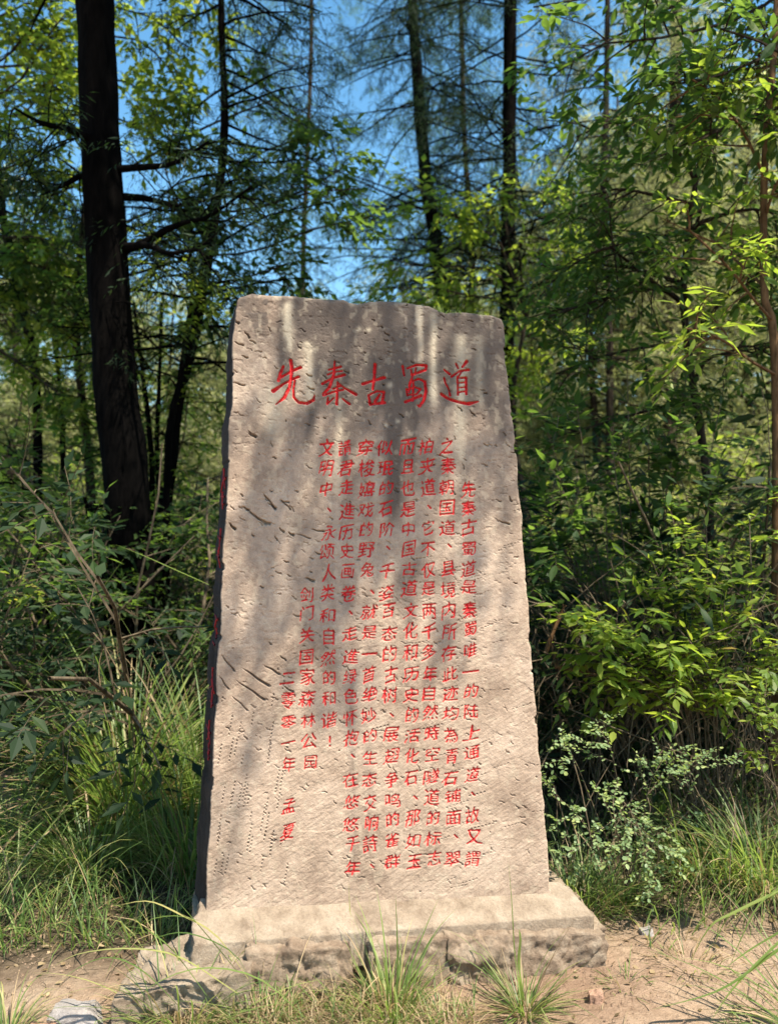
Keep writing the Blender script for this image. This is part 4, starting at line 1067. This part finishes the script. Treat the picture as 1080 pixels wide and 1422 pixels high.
BT = [(690,12.5,0,.55,'lowest pale olive tree close behind the slab shoulder'),(600,13.5,1,.58,'low drooping olive tree between the middle trunks'),(830,11.8,0,.72,'pale olive tree nearest behind the right hand foliage'),(930,12.2,1,.80,'drooping pale tree behind the blurred grey trunk'),(1040,12.5,0,.85,'pale olive tree behind the brown sapling'),(480,14,0,.55,'low pale olive tree left of the middle trunks'),(20,11.5,0,.62,'low pale olive tree at the left edge'),(240,12.5,0,.60,'low pale olive tree between massive and leaning trunks'),(560,16,0,.72,'pale olive tree straight behind the slab'),(430,17,1,.70,'olive tree with drooping twigs, left behind the slab top'),(650,18,1,.85,'olive tree behind the thinnest of the three trunks'),(740,15,0,.80,'pale olive tree right behind the slab shoulder'),
 (860,14,1,.95,'drooping olive tree right of the slab'),(980,13.5,0,1.0,'pale olive tree in the upper right'),(1090,14.5,1,1.05,'drooping olive tree at the right edge'),(900,19,0,1.15,'tall olive tree in the second row on the right'),
 (1020,20,1,1.2,'tall drooping tree in the second row at far right'),(790,21,0,1.1,'olive tree in the second row right of the slab'),(350,19,0,.72,'pale olive tree seen over the dark bough'),(270,20,2,.70,'green tree far behind the leaning trunk'),
 (120,15,0,.75,'pale olive tree behind the massive trunk'),(30,14,2,.85,'green tree at the left edge of the wood'),(-40,17,0,1.0,'pale olive tree cut by the left edge'),(200,24,2,.9,'green tree far back between the left trunks'),
 (500,25,2,.95,'green tree far behind the middle of the slab'),(620,27,0,1.0,'olive tree on the far slope behind the slab'),(700,26,2,1.05,'green tree on the far slope behind the shoulder'),(400,28,0,.95,'olive tree on the far slope left of the middle'),
 (60,24,1,1.0,'drooping tree far back at the left'),(310,31,2,1.0,'small looking green tree on the far slope'),(960,28,2,1.5,'tall green tree far back on the right'),(1120,26,0,1.4,'tall olive tree far back at the right edge')]
used = set()
for px, d, k, s, lab in BT:
    x, y = (px - 540) / FPX * d, d; loc = (x, y, ground_at(x, y))
    if k not in used:
        used.add(k); t = bk_[k]; t.location = loc; t.rotation_euler = (0, 0, rng.random() * 6); t.scale = (s, s, s); t['label'] = lab
    else: dup(bk_[k], loc, float(rng.random() * 6.28), s, lab)
g = Geo()                                                # the far wooded slope, one mass
for i in range(420):
    d = rng.uniform(34, 130); x = rng.uniform(-0.75, 0.75) * d; r_ = rng.uniform(1.5, 3.2); n = 110
    cen = np.array([x, d, ground_at(x, d) + r_ * 0.8])
    q = norm(rng.normal(size=(n, 3))); p_ = cen + q * np.array([r_, r_, r_ * 1.3]) * (0.5 + 0.5 * rng.random((n, 1)) ** 0.5)
    leaves(g, p_, rng.normal(size=(n, 3)), q + 0.6 * rng.normal(size=(n, 3)), 0.9, 0.55, 0, 4)
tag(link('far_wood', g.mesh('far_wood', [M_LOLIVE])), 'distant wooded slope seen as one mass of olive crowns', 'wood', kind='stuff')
# ------------------------------------------------------------------ unseen trees beyond the frame, set to shade slab and wood
def shade_tree(label, base, h, targets, leafmat, n_extra=0):
    """unseen tree, its leaf clumps set along sun rays to shade given points"""
    base = np.array([base[0], base[1], ground_at(*base)])
    C = smooth_path([base, base + [0.1, 0, h * 0.4], base + [0, 0.1, h * 0.75], base + [0, 0, h]], 20)
    L_ = []; CL = []
    for tp_, dist, dens in targets:
        e = np.asarray(tp_) + SUN * dist
        s_ = C[int(np.clip(np.searchsorted(C[:, 2], e[2] - 0.5), 4, 19))]
        mid = (s_ + e) / 2 + [0, 0, 0.25]
        L_.append(smooth_path([s_, mid, e], 8)); CL.append((e, dens))
    def f(g, C):
        tubes(g, np.stack(L_), 0.02, 0.006, 5)
        for e, dens in CL:
            n = max(3, int(dens))
            B_ = curves(np.repeat(e[None], n, 0) + 0.05 * rng.normal(size=(n, 3)), rng.normal(size=(n, 3)) * [1, 1, 0.5], 0.30, 0.4, 0.3, 5); tubes(g, B_, 0.004, 0.001, 3)
            D__ = spawn(B_, 4, 0.18, 0.1, 1, 0.6, 0.4, 0.2, 4, 0.4, 0.2)
            twig_leaves(g, D__, 6, 0.075, 0.032, 1, 0.5)
        if n_extra: leafy(nl=n_extra, t0=0.7, L=1.3)(g, C)
    return make_tree('overhanging_tree', label, 'tree', C, 0.12, 0.03, M_BARKG, f, leafmat)
def fpx(px, py):
    s, t = face(px, py); return O_ + E1 * float(s) + E2 * float(t)
shade_tree('tree standing to the right outside the picture with boughs placed to dapple the slab', (3.5, 2.0), 7.2,
  [(fpx(500,415),4.2,4),(fpx(430,735),5.0,7),(fpx(405,850),5.2,7),(fpx(530,610),5.2,5),(fpx(520,700),5.2,4),
   (fpx(610,600),5.2,3),(fpx(700,640),5.0,4),(fpx(340,480),5.0,3)], M_LMID)

def canopy(label, base, h, L, nl, leafmat, lean=(0, 0)):  # tree added out of view so its crown shades what lies behind
    b = np.array([base[0], base[1], ground_at(*base)])
    C = smooth_path([b, b + [lean[0] * .3, lean[1] * .3, h * 0.35], b + [lean[0] * .7, lean[1] * .7, h * 0.7], b + [lean[0], lean[1], h]], 22)
    return make_tree('unseen_shade_tree', label, 'tree', C, 0.14, 0.03, M_BARKG, leafy(nl=nl, t0=0.66, L=L, sub=9, tw=5, m=6, leafL=0.12, leafW=0.05, subL=0.9, twL=0.4, up=0.25), leafmat)
canopy('unseen tall tree added outside the left of the picture shading the massive black trunk', (-3.1, 3.4), 9.8, 2.3, 20, M_LMID, (2.0, 0.7))
canopy('unseen tall tree added beyond the right edge to shade the wood behind the slab', (3.4, 5.6), 9.5, 2.7, 22, M_LMID, (-1.9, -0.8))
canopy('unseen tall tree added outside the right of the picture shading the undergrowth', (4.6, 3.0), 8.0, 2.0, 14, M_LMID, (-0.2, 1.4))

# ------------------------------------------------------------------ grasses
def one_blade(C_, W, az_sd, k):
    """ribbon mesh along centre line C_ (k,3)"""
    t = np.linspace(0, 1, k); wd = W * np.clip(1.15 * (1 - t ** 2.2), 0.04, 1) * np.clip(0.55 + 2 * t, 0, 1)
    sd = np.cross(norm(np.gradient(C_, axis=0)), UP); bad = np.linalg.norm(sd, axis=1) < 0.15; sd = norm(sd); sd[bad] = az_sd
    mid = C_ + 0
    A_ = C_ - sd * wd[:, None] / 2 + UP * wd[:, None] * 0.22; B_ = C_ + sd * wd[:, None] / 2 + UP * wd[:, None] * 0.22
    V = np.stack([A_, mid, B_], 1).reshape(-1, 3)
    i = np.arange(k * 3).reshape(k, 3)
    F = np.concatenate([np.stack([i[:-1, j], i[:-1, j + 1], i[1:, j + 1], i[1:, j]], -1) for j in (0, 1)])
    return V, F

def blade_curve(p, az, L, lean, bend, k=9):
    h = np.array([math.cos(az), math.sin(az), 0]); sd = np.array([-h[1], h[0], 0]); out = [np.array(p, float)]; wv = rng.normal() * 0.28; kink = rng.integers(3, k - 1) if rng.random() < 0.22 else 99; ka = rng.uniform(0.5, 1.3)
    for i in range(1, k):
        th = lean + bend * ((i - 0.5) / (k - 1)) ** 1.4
        if i >= kink: th = min(th + ka, 2.9)
        out.append(out[-1] + (h * math.sin(th) + UP * math.cos(th) + sd * wv * i / k) * L / (k - 1))
    return np.array(out), sd

def add_blade(t, C_, W, sd, mat, org, name='blade'):
    V, F = one_blade(C_, W, sd, len(C_))
    me = mesh_from('blade', V - org, [F], [mat], {'var': np.full(len(V), rng.random())}, shade=True)
    return link(name, me, t)

def tuft(label, px, d, n, L, W, lean=(0.05, 0.7), bend=(0.5, 1.9), rad=0.05, az=None, mat=None, dry=0.12, extra=0, paths=(), eL=0.6, cat='grass tuft', z=None, group=None):
    x, y = (px - 540) / FPX * d, d
    org = np.array([x, y, ground_at(x, y) if z is None else z])
    t = thing('grass_tuft', label, cat, org, group)
    mat = mat or M_GRASS
    for i in range(n):
        a = rng.uniform(*az) if az else rng.random() * 6.283
        r_ = rad * math.sqrt(rng.random()); b = org + np.array([math.cos(a) * r_, math.sin(a) * r_, -0.01])
        C_, sd = blade_curve(b, a + rng.normal() * 0.3, rng.uniform(*L), rng.uniform(*lean), rng.uniform(*bend))
        add_blade(t, C_, W * rng.uniform(0.6, 1.2), sd, M_GDRY if rng.random() < dry else mat, org)
    for pts, w_ in paths:
        C_ = smooth_path([P(*q) for q in pts], 14); add_blade(t, C_, w_, np.array([1.0, 0, 0]), mat, org)
    if extra:
        g = Geo(); a = rng.random(extra) * 6.283 if not az else rng.uniform(*az, extra)
        r_ = rad * 1.3 * np.sqrt(rng.random(extra)); b = org + np.stack([np.cos(a) * r_, np.sin(a) * r_, np.full(extra, -0.01)], -1)
        m_ = rng.random(extra) < 0.3
        for sel, mt in ((m_, 1), (~m_, 0)):
            if sel.any(): blades(g, b[sel], a[sel], rng.uniform(*L, sel.sum()) * eL, W * 0.7, rng.uniform(lean[0], lean[1] * 1.2, sel.sum()), rng.uniform(*bend, sel.sum()), 6, mt)
        tag(link('undergrowth_blades', g.mesh('undergrowth_blades', [mat, M_GDRY], False, org), t), kind='stuff')
    return t

tuft('largest arching grass clump, on the left behind the plinth', 180, 4.35, 290, (0.75, 1.4), 0.012, (0.05, 0.85), (0.7, 2.1), 0.16, extra=420, eL=0.7)
tuft('dense grass clump between the largest clump and the slab', 262, 3.75, 110, (0.35, 0.8), 0.008, (0.05, 0.6), (0.6, 1.9), 0.13, extra=260)
tuft('low grass clump in front of the largest one, with bluish drooping blades', 130, 3.75, 110, (0.35, 0.7), 0.007, (0.2, 0.9), (0.9, 2.1), 0.14, extra=260)
tuft('tall thin grass standing at the left edge behind the bare sunlit patch', 40, 5.6, 90, (0.5, 1.0), 0.010, (0.05, 0.6), (0.5, 1.7), 0.25, extra=200)
tuft('grass clump near the left edge beside the bare sunlit patch', 10, 4.1, 80, (0.3, 0.6), 0.008, (0.1, 0.8), (0.7, 1.9), 0.15, extra=160)
tuft('upright grass close behind the left flank of the slab', 285, 4.4, 70, (0.6, 1.2), 0.010, (0.0, 0.4), (0.3, 1.3), 0.12, extra=120)
tuft('small grass tuft at the lower left corner of the path', 12, 2.62, 46, (0.10, 0.24), 0.005, (0.2, 0.9), (0.5, 1.6), 0.04, extra=60)
tuft('spreading grass tuft growing over the left end of the plinth', 255, 2.62, 85, (0.20, 0.48), 0.0055, (0.2, 1.1), (0.5, 1.9), 0.08, extra=200, dry=0.2,
     paths=[([(345,1360,2.60),(300,1300,2.58),(245,1268,2.57),(205,1252,2.56),(160,1258,2.55)], 0.012), ([(330,1350,2.6),(285,1296,2.58),(237,1240,2.56)], 0.009), ([(300,1400,2.6),(240,1320,2.58),(200,1285,2.57),(240,1272,2.56),(290,1282,2.56)], 0.008),
            ([(330,1380,2.6),(250,1330,2.58),(180,1318,2.56),(110,1325,2.55),(70,1345,2.54)], 0.010), ([(260,1410,2.6),(200,1350,2.57),(150,1330,2.56),(100,1350,2.54),(60,1385,2.53)], 0.008), ([(360,1400,2.6),(330,1330,2.58),(268,1298,2.56),(225,1300,2.56),(190,1320,2.55)], 0.008),
            ([(430,1420,2.58),(360,1360,2.56),(280,1345,2.55),(210,1370,2.54),(180,1410,2.53)], 0.009)])
tuft('tangled grass with dry stalks in front of the middle left of the plinth', 365, 2.60, 70, (0.12, 0.34), 0.004, (0.2, 1.2), (0.5, 1.7), 0.10, extra=260, dry=0.55)
tuft('upright pale grass tuft before the middle of the plinth', 545, 2.68, 75, (0.14, 0.40), 0.0055, (0.0, 0.75), (0.2, 1.4), 0.06, extra=160, dry=0.25,
     paths=[([(545,1400,2.68),(532,1330,2.66),(515,1290,2.65),(488,1262,2.64)], 0.008), ([(530,1400,2.68),(505,1340,2.66),(488,1280,2.65),(484,1225,2.65)], 0.006), ([(550,1400,2.68),(552,1330,2.67),(549,1240,2.67)], 0.006)])
g = Geo()
n = 2600
px_ = rng.uniform(175, 660, n); dd = rng.uniform(2.52, 2.78, n)
b = np.stack([(px_ - 540) / FPX * dd, dd, np.zeros(n)], -1); b[:, 2] = gz(b[:, 0], b[:, 1]) + rng.uniform(0.0, 0.03, n)
keep = rng.random(n) < smooth(0.38, 0.55, fbm(b[:, 0] / 0.12, b[:, 1] / 0.12, 191, 2)); b = b[keep]; n = len(b)
blades(g, b, rng.random(n) * 6.283, rng.uniform(0.05, 0.17, n), 0.0028, rng.uniform(0.3, 1.35, n), rng.uniform(0.3, 1.9, n), 6, 0)
k_ = n // 3; blades(g, b[:k_], rng.random(k_) * 6.283, rng.uniform(0.05, 0.16, k_), 0.0035, rng.uniform(0.2, 1.2, k_), rng.uniform(0.3, 1.6, k_), 6, 1)
tag(link('dead_grass_thatch', g.mesh('dead_grass_thatch', [M_GDRY, M_GRASS])), 'matted dead and living grass against the front of the plinth', 'dry grass', kind='stuff')
tuft('thin grass between the two foreground tufts right of the middle', 620, 2.64, 34, (0.10, 0.26), 0.0045, (0.2, 1.0), (0.4, 1.5), 0.07, extra=80, dry=0.4)
tuft('radiating grass tuft in front of the right part of the plinth', 728, 2.70, 60, (0.14, 0.34), 0.0055, (0.3, 1.15), (0.2, 1.1), 0.03, extra=110, dry=0.2,
     paths=[([(728,1390,2.69),(720,1340,2.68),(722,1300,2.67),(713,1270,2.67)], 0.009), ([(735,1385,2.69),(755,1330,2.68),(790,1285,2.67)], 0.007), ([(715,1385,2.69),(680,1350,2.68),(650,1310,2.67),(620,1290,2.67)], 0.007),
            ([(725,1390,2.69),(715,1330,2.68),(710,1250,2.68),(705,1190,2.68)], 0.0035), ([(735,1390,2.69),(780,1350,2.68),(815,1330,2.67)], 0.006)])
tuft('coarse long bladed grass leaning in from the lower right edge', 1150, 2.55, 24, (0.35, 0.6), 0.009, (0.4, 1.0), (0.4, 1.4), 0.06, az=(2.2, 4.2), extra=30,
     paths=[([(1150,1215,2.5),(1080,1240,2.5),(1020,1268,2.5),(985,1288,2.5),(955,1340,2.5)], 0.016), ([(1150,1250,2.5),(1090,1290,2.5),(1040,1320,2.5),(1005,1345,2.48)], 0.010), ([(1160,1270,2.5),(1080,1320,2.45),(1000,1375,2.42),(905,1402,2.40)], 0.013),
            ([(1160,1240,2.5),(1080,1310,2.45),(1020,1370,2.42),(985,1420,2.40)], 0.010), ([(1130,1200,2.5),(1060,1250,2.48),(1030,1300,2.46),(1010,1350,2.45)], 0.006)])
tuft('bright fine leaved grass tucked behind the right shoulder of the plinth', 800, 3.42, 110, (0.15, 0.42), 0.0065, (0.05, 0.7), (0.4, 1.6), 0.13, extra=320)
tuft('bright grass at the foot of the small leaved bush right of the plinth', 860, 3.50, 70, (0.12, 0.32), 0.006, (0.05, 0.7), (0.4, 1.5), 0.10, extra=200)
tuft('shaded grass clump under the shrubs on the right', 985, 3.75, 90, (0.25, 0.6), 0.007, (0.1, 0.8), (0.6, 1.9), 0.16, extra=260)
tuft('shaded drooping grass at the right edge under the shrubs', 1065, 3.6, 80, (0.3, 0.7), 0.008, (0.1, 0.8), (0.6, 1.9), 0.15, extra=240)
tuft('sparse weeds on the path in the lower right corner', 1050, 2.62, 18, (0.05, 0.12), 0.005, (0.4, 1.1), (0.3, 1.2), 0.08, extra=10)

tuft('scrappy half dead weeds at the right front corner of the plinth', 868, 2.85, 26, (0.04, 0.13), 0.004, (0.3, 1.2), (0.3, 1.6), 0.06, extra=40, dry=0.6)
tuft('scrappy dry grass on the bare path near the right edge', 960, 3.0, 30, (0.05, 0.16), 0.004, (0.3, 1.2), (0.3, 1.6), 0.10, extra=50, dry=0.65)
# dry seed stalks rising from the big clump
def stalks(label, segs, mat=M_GDRY, r=0.003):
    o = P(*segs[0][0]); t = thing('dry_stalk', label, 'stalk', (o[0], o[1], ground_at(o[0], o[1])), 'dry stalks above the grass')
    org = np.array(t.location)
    for s_ in segs:
        g = Geo(); tubes(g, smooth_path([P(*q) for q in s_], 12)[None], r, r * 0.4, 5); link('stem', g.mesh('stem', [mat], True, org), t)
stalks('forked dry stalk rising above the largest grass clump', [[(188,1110,4.0),(183,985,4.0),(150,905,4.0),(112,860,4.0)], [(186,1040,4.0),(180,950,4.0),(163,905,4.0),(167,850,4.0)]])
stalks('hooked dry stalk beside the forked one', [[(200,1100,4.0),(196,1010,4.0),(200,985,4.0),(210,1000,4.0)], [(150,1000,4.0),(138,940,4.0),(142,905,4.0),(155,898,4.0)]])
t = thing('fallen_reed', 'two long pale reeds crossing in front of the dark undergrowth left of the slab', 'reed', (*P(60, 900, 4.2)[:2], 0))
for pts, w_ in (([(30,960,4.2),(90,880,4.2),(140,820,4.2),(180,765,4.2)], 0.013), ([(290,812,4.1),(240,790,4.1),(200,772,4.1),(160,756,4.1)], 0.012)):
    add_blade(t, smooth_path([P(*q) for q in pts], 10), w_, np.array([0, 0, 1.0]), M_GRASS, np.array(t.location), 'reed_blade')

# short grass and weeds covering the ground under the trees: uncountable
g = Geo()
N = 26000
x = rng.uniform(-4.2, 4.4, N); y = 3.1 + 5.5 * rng.random(N) ** 1.6
w0 = litter(x, y) * smooth(0.35, 0.6, fbm(x / 0.5, y / 0.5, 171, 3)) * (1 - smooth(-0.75, -0.55, x) * smooth(0.95, 0.75, x) * (y < 3.4))
keep = rng.random(N) < w0; x = x[keep]; y = y[keep]; n = len(x); m_ = rng.random(n) < 0.16
for sel, mt in ((m_, 1), (~m_, 0)):
    k_ = sel.sum(); blades(g, np.stack([x[sel], y[sel], gz(x[sel], y[sel]) - 0.005], -1), rng.random(k_) * 6.283, rng.uniform(0.08, 0.34, k_), 0.0055, rng.uniform(0.05, 0.9, k_), rng.uniform(0.3, 1.9, k_), 5, mt)
tag(link('grass', g.mesh('grass', [M_GRASS, M_GDRY])), 'short mixed grass covering the ground under the trees', 'grass', kind='stuff')
g = Geo()
N = 900
x = rng.uniform(-1.3, 1.9, N); y = rng.uniform(2.35, 3.1, N); keep = rng.random(N) < smooth(0.5, 0.62, fbm(x / 0.25, y / 0.25, 177, 2)); x = x[keep]; y = y[keep]; n = len(x)
blades(g, np.stack([x, y, gz(x, y) - 0.003], -1), rng.random(n) * 6.283, rng.uniform(0.03, 0.10, n), 0.003, rng.uniform(0.5, 1.4, n), rng.uniform(0.1, 0.9, n), 4, 0)
tag(link('dry_grass', g.mesh('dry_grass', [M_GDRY])), 'thin dead grass scattered over the bare path', 'dry grass', kind='stuff')
# low herbs with broader leaves among the grass
g = Geo()
N = 900
x = rng.uniform(-4.0, 4.2, N); y = rng.uniform(3.5, 7.5, N); keep = rng.random(N) < litter(x, y) * smooth(0.45, 0.6, fbm(x / 0.6, y / 0.6, 181, 2)); x = x[keep]; y = y[keep]; n = len(x)
St = curves(np.stack([x, y, gz(x, y)], -1), np.stack([0.5 * rng.normal(size=n), 0.5 * rng.normal(size=n), np.ones(n)], -1), rng.uniform(0.12, 0.4, n), 0.2, 0.2, 5)
tubes(g, St, 0.002, 0.001, 3); twig_leaves(g, St, 7, 0.05, 0.026, 1, 0.35)
tag(link('undergrowth', g.mesh('undergrowth', [M_TWIG, M_LMID])), 'low leafy weeds growing among the grass', 'weeds', kind='stuff')

# ------------------------------------------------------------------ near shrubs whose leaves can be picked apart
def near_shrub(label, root, ends, leafmat, L, W, tpl=8, sub=3, twL=0.14, m=6, npart=290, r=0.006, cat='shrub', jit=0.3, droop=0.3, bark=None, name='shrub', side=0.9):
    rt = P(*root); rt[2] = ground_at(rt[0], rt[1]); org = rt.copy()
    t = thing(name, label, cat, org)
    L_ = []
    for e in ends:
        pts = [P(*q) for q in e] if isinstance(e[0], tuple) else [P(*e)]
        mid = (rt + pts[0]) / 2 + np.array([0, 0, 0.12 + 0.1 * rng.random()]) + 0.05 * rng.normal(size=3) * [1, 1, 0]
        L_.append(smooth_path([rt + 0.03 * rng.normal(size=3) * [1, 1, 0], mid] + pts, 12))
    L_ = np.stack(L_)
    g = Geo(); tubes(g, L_, r, r * 0.35, 5)
    A_ = spawn(L_, sub, twL * 1.8, 0.45, 1, 0.55, 0.25, 0.2, 5, 0.6, 0.4); tubes(g, A_, r * 0.4, r * 0.2, 4)
    B_ = spawn(A_, 2, twL, 0.2, 1, 0.5, 0.2, 0.2, 4, 0.7, 0.3); tubes(g, B_, r * 0.25, r * 0.12, 3)
    link('stems', g.mesh('stems', [bark or M_TWIG], True, org), t)
    bases = []; dirs = []; nrs = []
    for Cv, mm, t0 in ((L_, 2 * m, 0.55), (A_, m, 0.2), (B_, m, 0.15)):
        for j in range(mm):
            tt = np.full(len(Cv), t0 + (1 - t0) * (j + 0.8) / mm); p, tan = along(Cv, tt)
            s = norm(np.cross(tan, UP) + 1e-4) * (1 if j % 2 else -1); last = j == mm - 1
            d = tan * (1.0 if last else 0.5) + s * (0 if last else side) + jit * rng.normal(size=p.shape) * 0.6; d[:, 2] -= 0.12
            bases.append(p); dirs.append(d); nrs.append(UP + jit * rng.normal(size=p.shape))
    bases, dirs, nrs = map(np.concatenate, (bases, dirs, nrs))
    ln = L * rng.uniform(0.6, 1.25, len(bases)); wd = ln * W / L
    # the nearest to the viewer are parts of their own
    key = np.linalg.norm(bases - EYE, axis=1) - 3 * ln
    o_ = np.argsort(key); a, b = o_[:npart], o_[npart:]
    place_leaves(t, org, bases[a], dirs[a], nrs[a], ln[a], wd[a], leaf_mesh_set(tpl, leafmat))
    if len(b):
        g = Geo(); leaves(g, bases[b], dirs[b], nrs[b], ln[b], wd[b], 0, tpl)
        tag(link('inner_foliage', g.mesh('inner_foliage', [leafmat], False, org), t), kind='stuff')
    return t
near_shrub('broad leaved shrub with layered sunlit leaves right of the middle of the slab', (985, 1200, 4.0),
  [(770,855,3.75),(790,835,3.8),(835,875,3.7),(850,905,3.65),(880,815,3.85),(905,780,3.9),(935,745,3.95),(905,890,3.65),(950,870,3.7),(965,820,3.85),(1000,900,3.7),(1015,840,3.8),(1050,800,3.9),(1075,850,3.8),
   (1000,770,4.0),(820,935,3.7),(880,940,3.65),(940,930,3.65),(1040,720,4.05),(980,730,4.05),(1085,910,3.75),(1045,890,3.7),(800,895,3.75),(870,855,3.8),(920,835,3.8)], M_LFRESH, 0.070, 0.029, sub=4, npart=300)
near_shrub('shaded broad leaved shrub with large dark leaves behind the sunlit one', (880, 1180, 4.7),
  [(760,600,4.4),(800,560,4.5),(850,620,4.4),(900,570,4.5),(950,620,4.4),(1000,560,4.5),(1050,600,4.5),(780,680,4.4),(840,700,4.4),(920,680,4.4),(760,740,4.4),(1000,660,4.4),(740,650,4.6),(870,500,4.7),(960,480,4.8)], M_LMID, 0.095, 0.036, sub=5, npart=290, twL=0.2)
near_shrub('plant with a few bright pale leaves leaning in at the right edge', (1120, 1250, 3.2),
  [(1060,960,3.1),(1040,945,3.15),(1075,990,3.05),(1050,975,3.1),(1085,950,3.1)], M_LFRESH, 0.034, 0.019, sub=3, npart=200, twL=0.07, m=5, r=0.003)
near_shrub('bush of wiry arching stems set with tiny round leaves, right of the plinth', (880, 1270, 3.5),
  [[(850,1180,3.45),(800,1060,3.4),(782,1035,3.4)], [(868,1150,3.45),(850,1050,3.4),(836,1000,3.4)], [(890,1150,3.5),(905,1080,3.45),(935,1035,3.45)], [(840,1180,3.4),(795,1125,3.35),(765,1105,3.3)],
   [(872,1120,3.45),(895,1180,3.35),(905,1262,3.3)], [(860,1130,3.4),(900,1160,3.3),(922,1182,3.3)], [(850,1140,3.4),(810,1170,3.3),(790,1185,3.3)], [(900,1100,3.5),(960,1060,3.5),(990,1040,3.5)],
   [(870,1200,3.4),(855,1150,3.3),(850,1110,3.3)], [(900,1190,3.4),(950,1110,3.4),(965,1080,3.4)]], M_LSMALL, 0.019, 0.014, tpl=6, sub=6, twL=0.09, m=9, npart=300, r=0.0032, name='small_leaved_bush', cat='bush', jit=0.45)
near_shrub('small green plant with pointed leaves low on the left in the shade', (30, 1010, 4.9), [(20,960,4.8),(40,945,4.8),(5,965,4.8),(55,965,4.8)], M_LMID, 0.06, 0.03, sub=2, npart=120, twL=0.08, m=4, r=0.003, name='leafy_weed', cat='plant')

# dead brushwood hanging in the dark under the shrubs
g = Geo()
n = 420
x = rng.uniform(0.72, 2.4, n); y = rng.uniform(3.75, 4.5, n); z = rng.uniform(0.15, 1.1, n)
tubes(g, curves(np.stack([x, y, z + 0.1], -1), np.stack([0.5 * rng.normal(size=n), 0.3 * rng.normal(size=n), -0.6 + 0.9 * rng.normal(size=n)], -1), rng.uniform(0.25, 0.8, n), 0.5, 0.3, 6), 0.0035, 0.0012, 4)
tag(link('brushwood', g.mesh('brushwood', [M_TWIG], True)), 'tangle of dead stems in the dark below the right hand shrubs', 'brushwood', kind='stuff')
t = thing('dead_branch', 'long bare fallen branch lying across the shade right of the slab', 'branch', (*P(900, 950, 3.9)[:2], 0.6))
g = Geo(); tubes(g, smooth_path([P(770,925,3.95), P(830,938,3.9), P(880,948,3.9), P(960,960,3.95)], 12)[None], 0.011, 0.006, 7, rough=0.3); tubes(g, smooth_path([P(850,942,3.9), P(880,915,3.9), P(900,880,3.9)], 8)[None], 0.005, 0.002, 5)
link('limb', g.mesh('limb', [M_BARKR], True, np.array(t.location)), t)
t = thing('leaning_stick', 'cut bare stick standing in the shade close right of the slab', 'stick', (*P(765, 900, 3.9)[:2], 0.6))
g = Geo(); tubes(g, smooth_path([P(758,905,3.9), P(770,870,3.9), P(784,840,3.9)], 6)[None], 0.012, 0.010, 7, rough=0.15); link('limb', g.mesh('limb', [M_BARKR], True, np.array(t.location)), t)

# moss and a few blades on top of the slab
g = Geo(); n = 500
s_ = rng.uniform(0.06, 0.42, n); s_ = s_[rng.random(n) < smooth(0.4, 0.6, vn(s_ / 0.05, s_ * 0, 3))]; n = len(s_)
zt = np.interp(s_, S_[-1, ::10], W_[-1, ::10, 2])
b = np.stack([O_[0] + E1[0] * s_ - N_[0] * rng.uniform(0.004, 0.10, n), O_[1] + E1[1] * s_ - N_[1] * rng.uniform(0.004, 0.10, n), zt - 0.008], -1)
blades(g, b, rng.random(n) * 6.283, rng.uniform(0.008, 0.028, n), 0.0022, rng.uniform(0.1, 1.1, n), rng.uniform(0.2, 1.2, n), 4)
tag(link('moss', g.mesh('moss', [M_GRASS])), 'thin line of moss growing along the top edge of the slab', 'moss', kind='stuff')
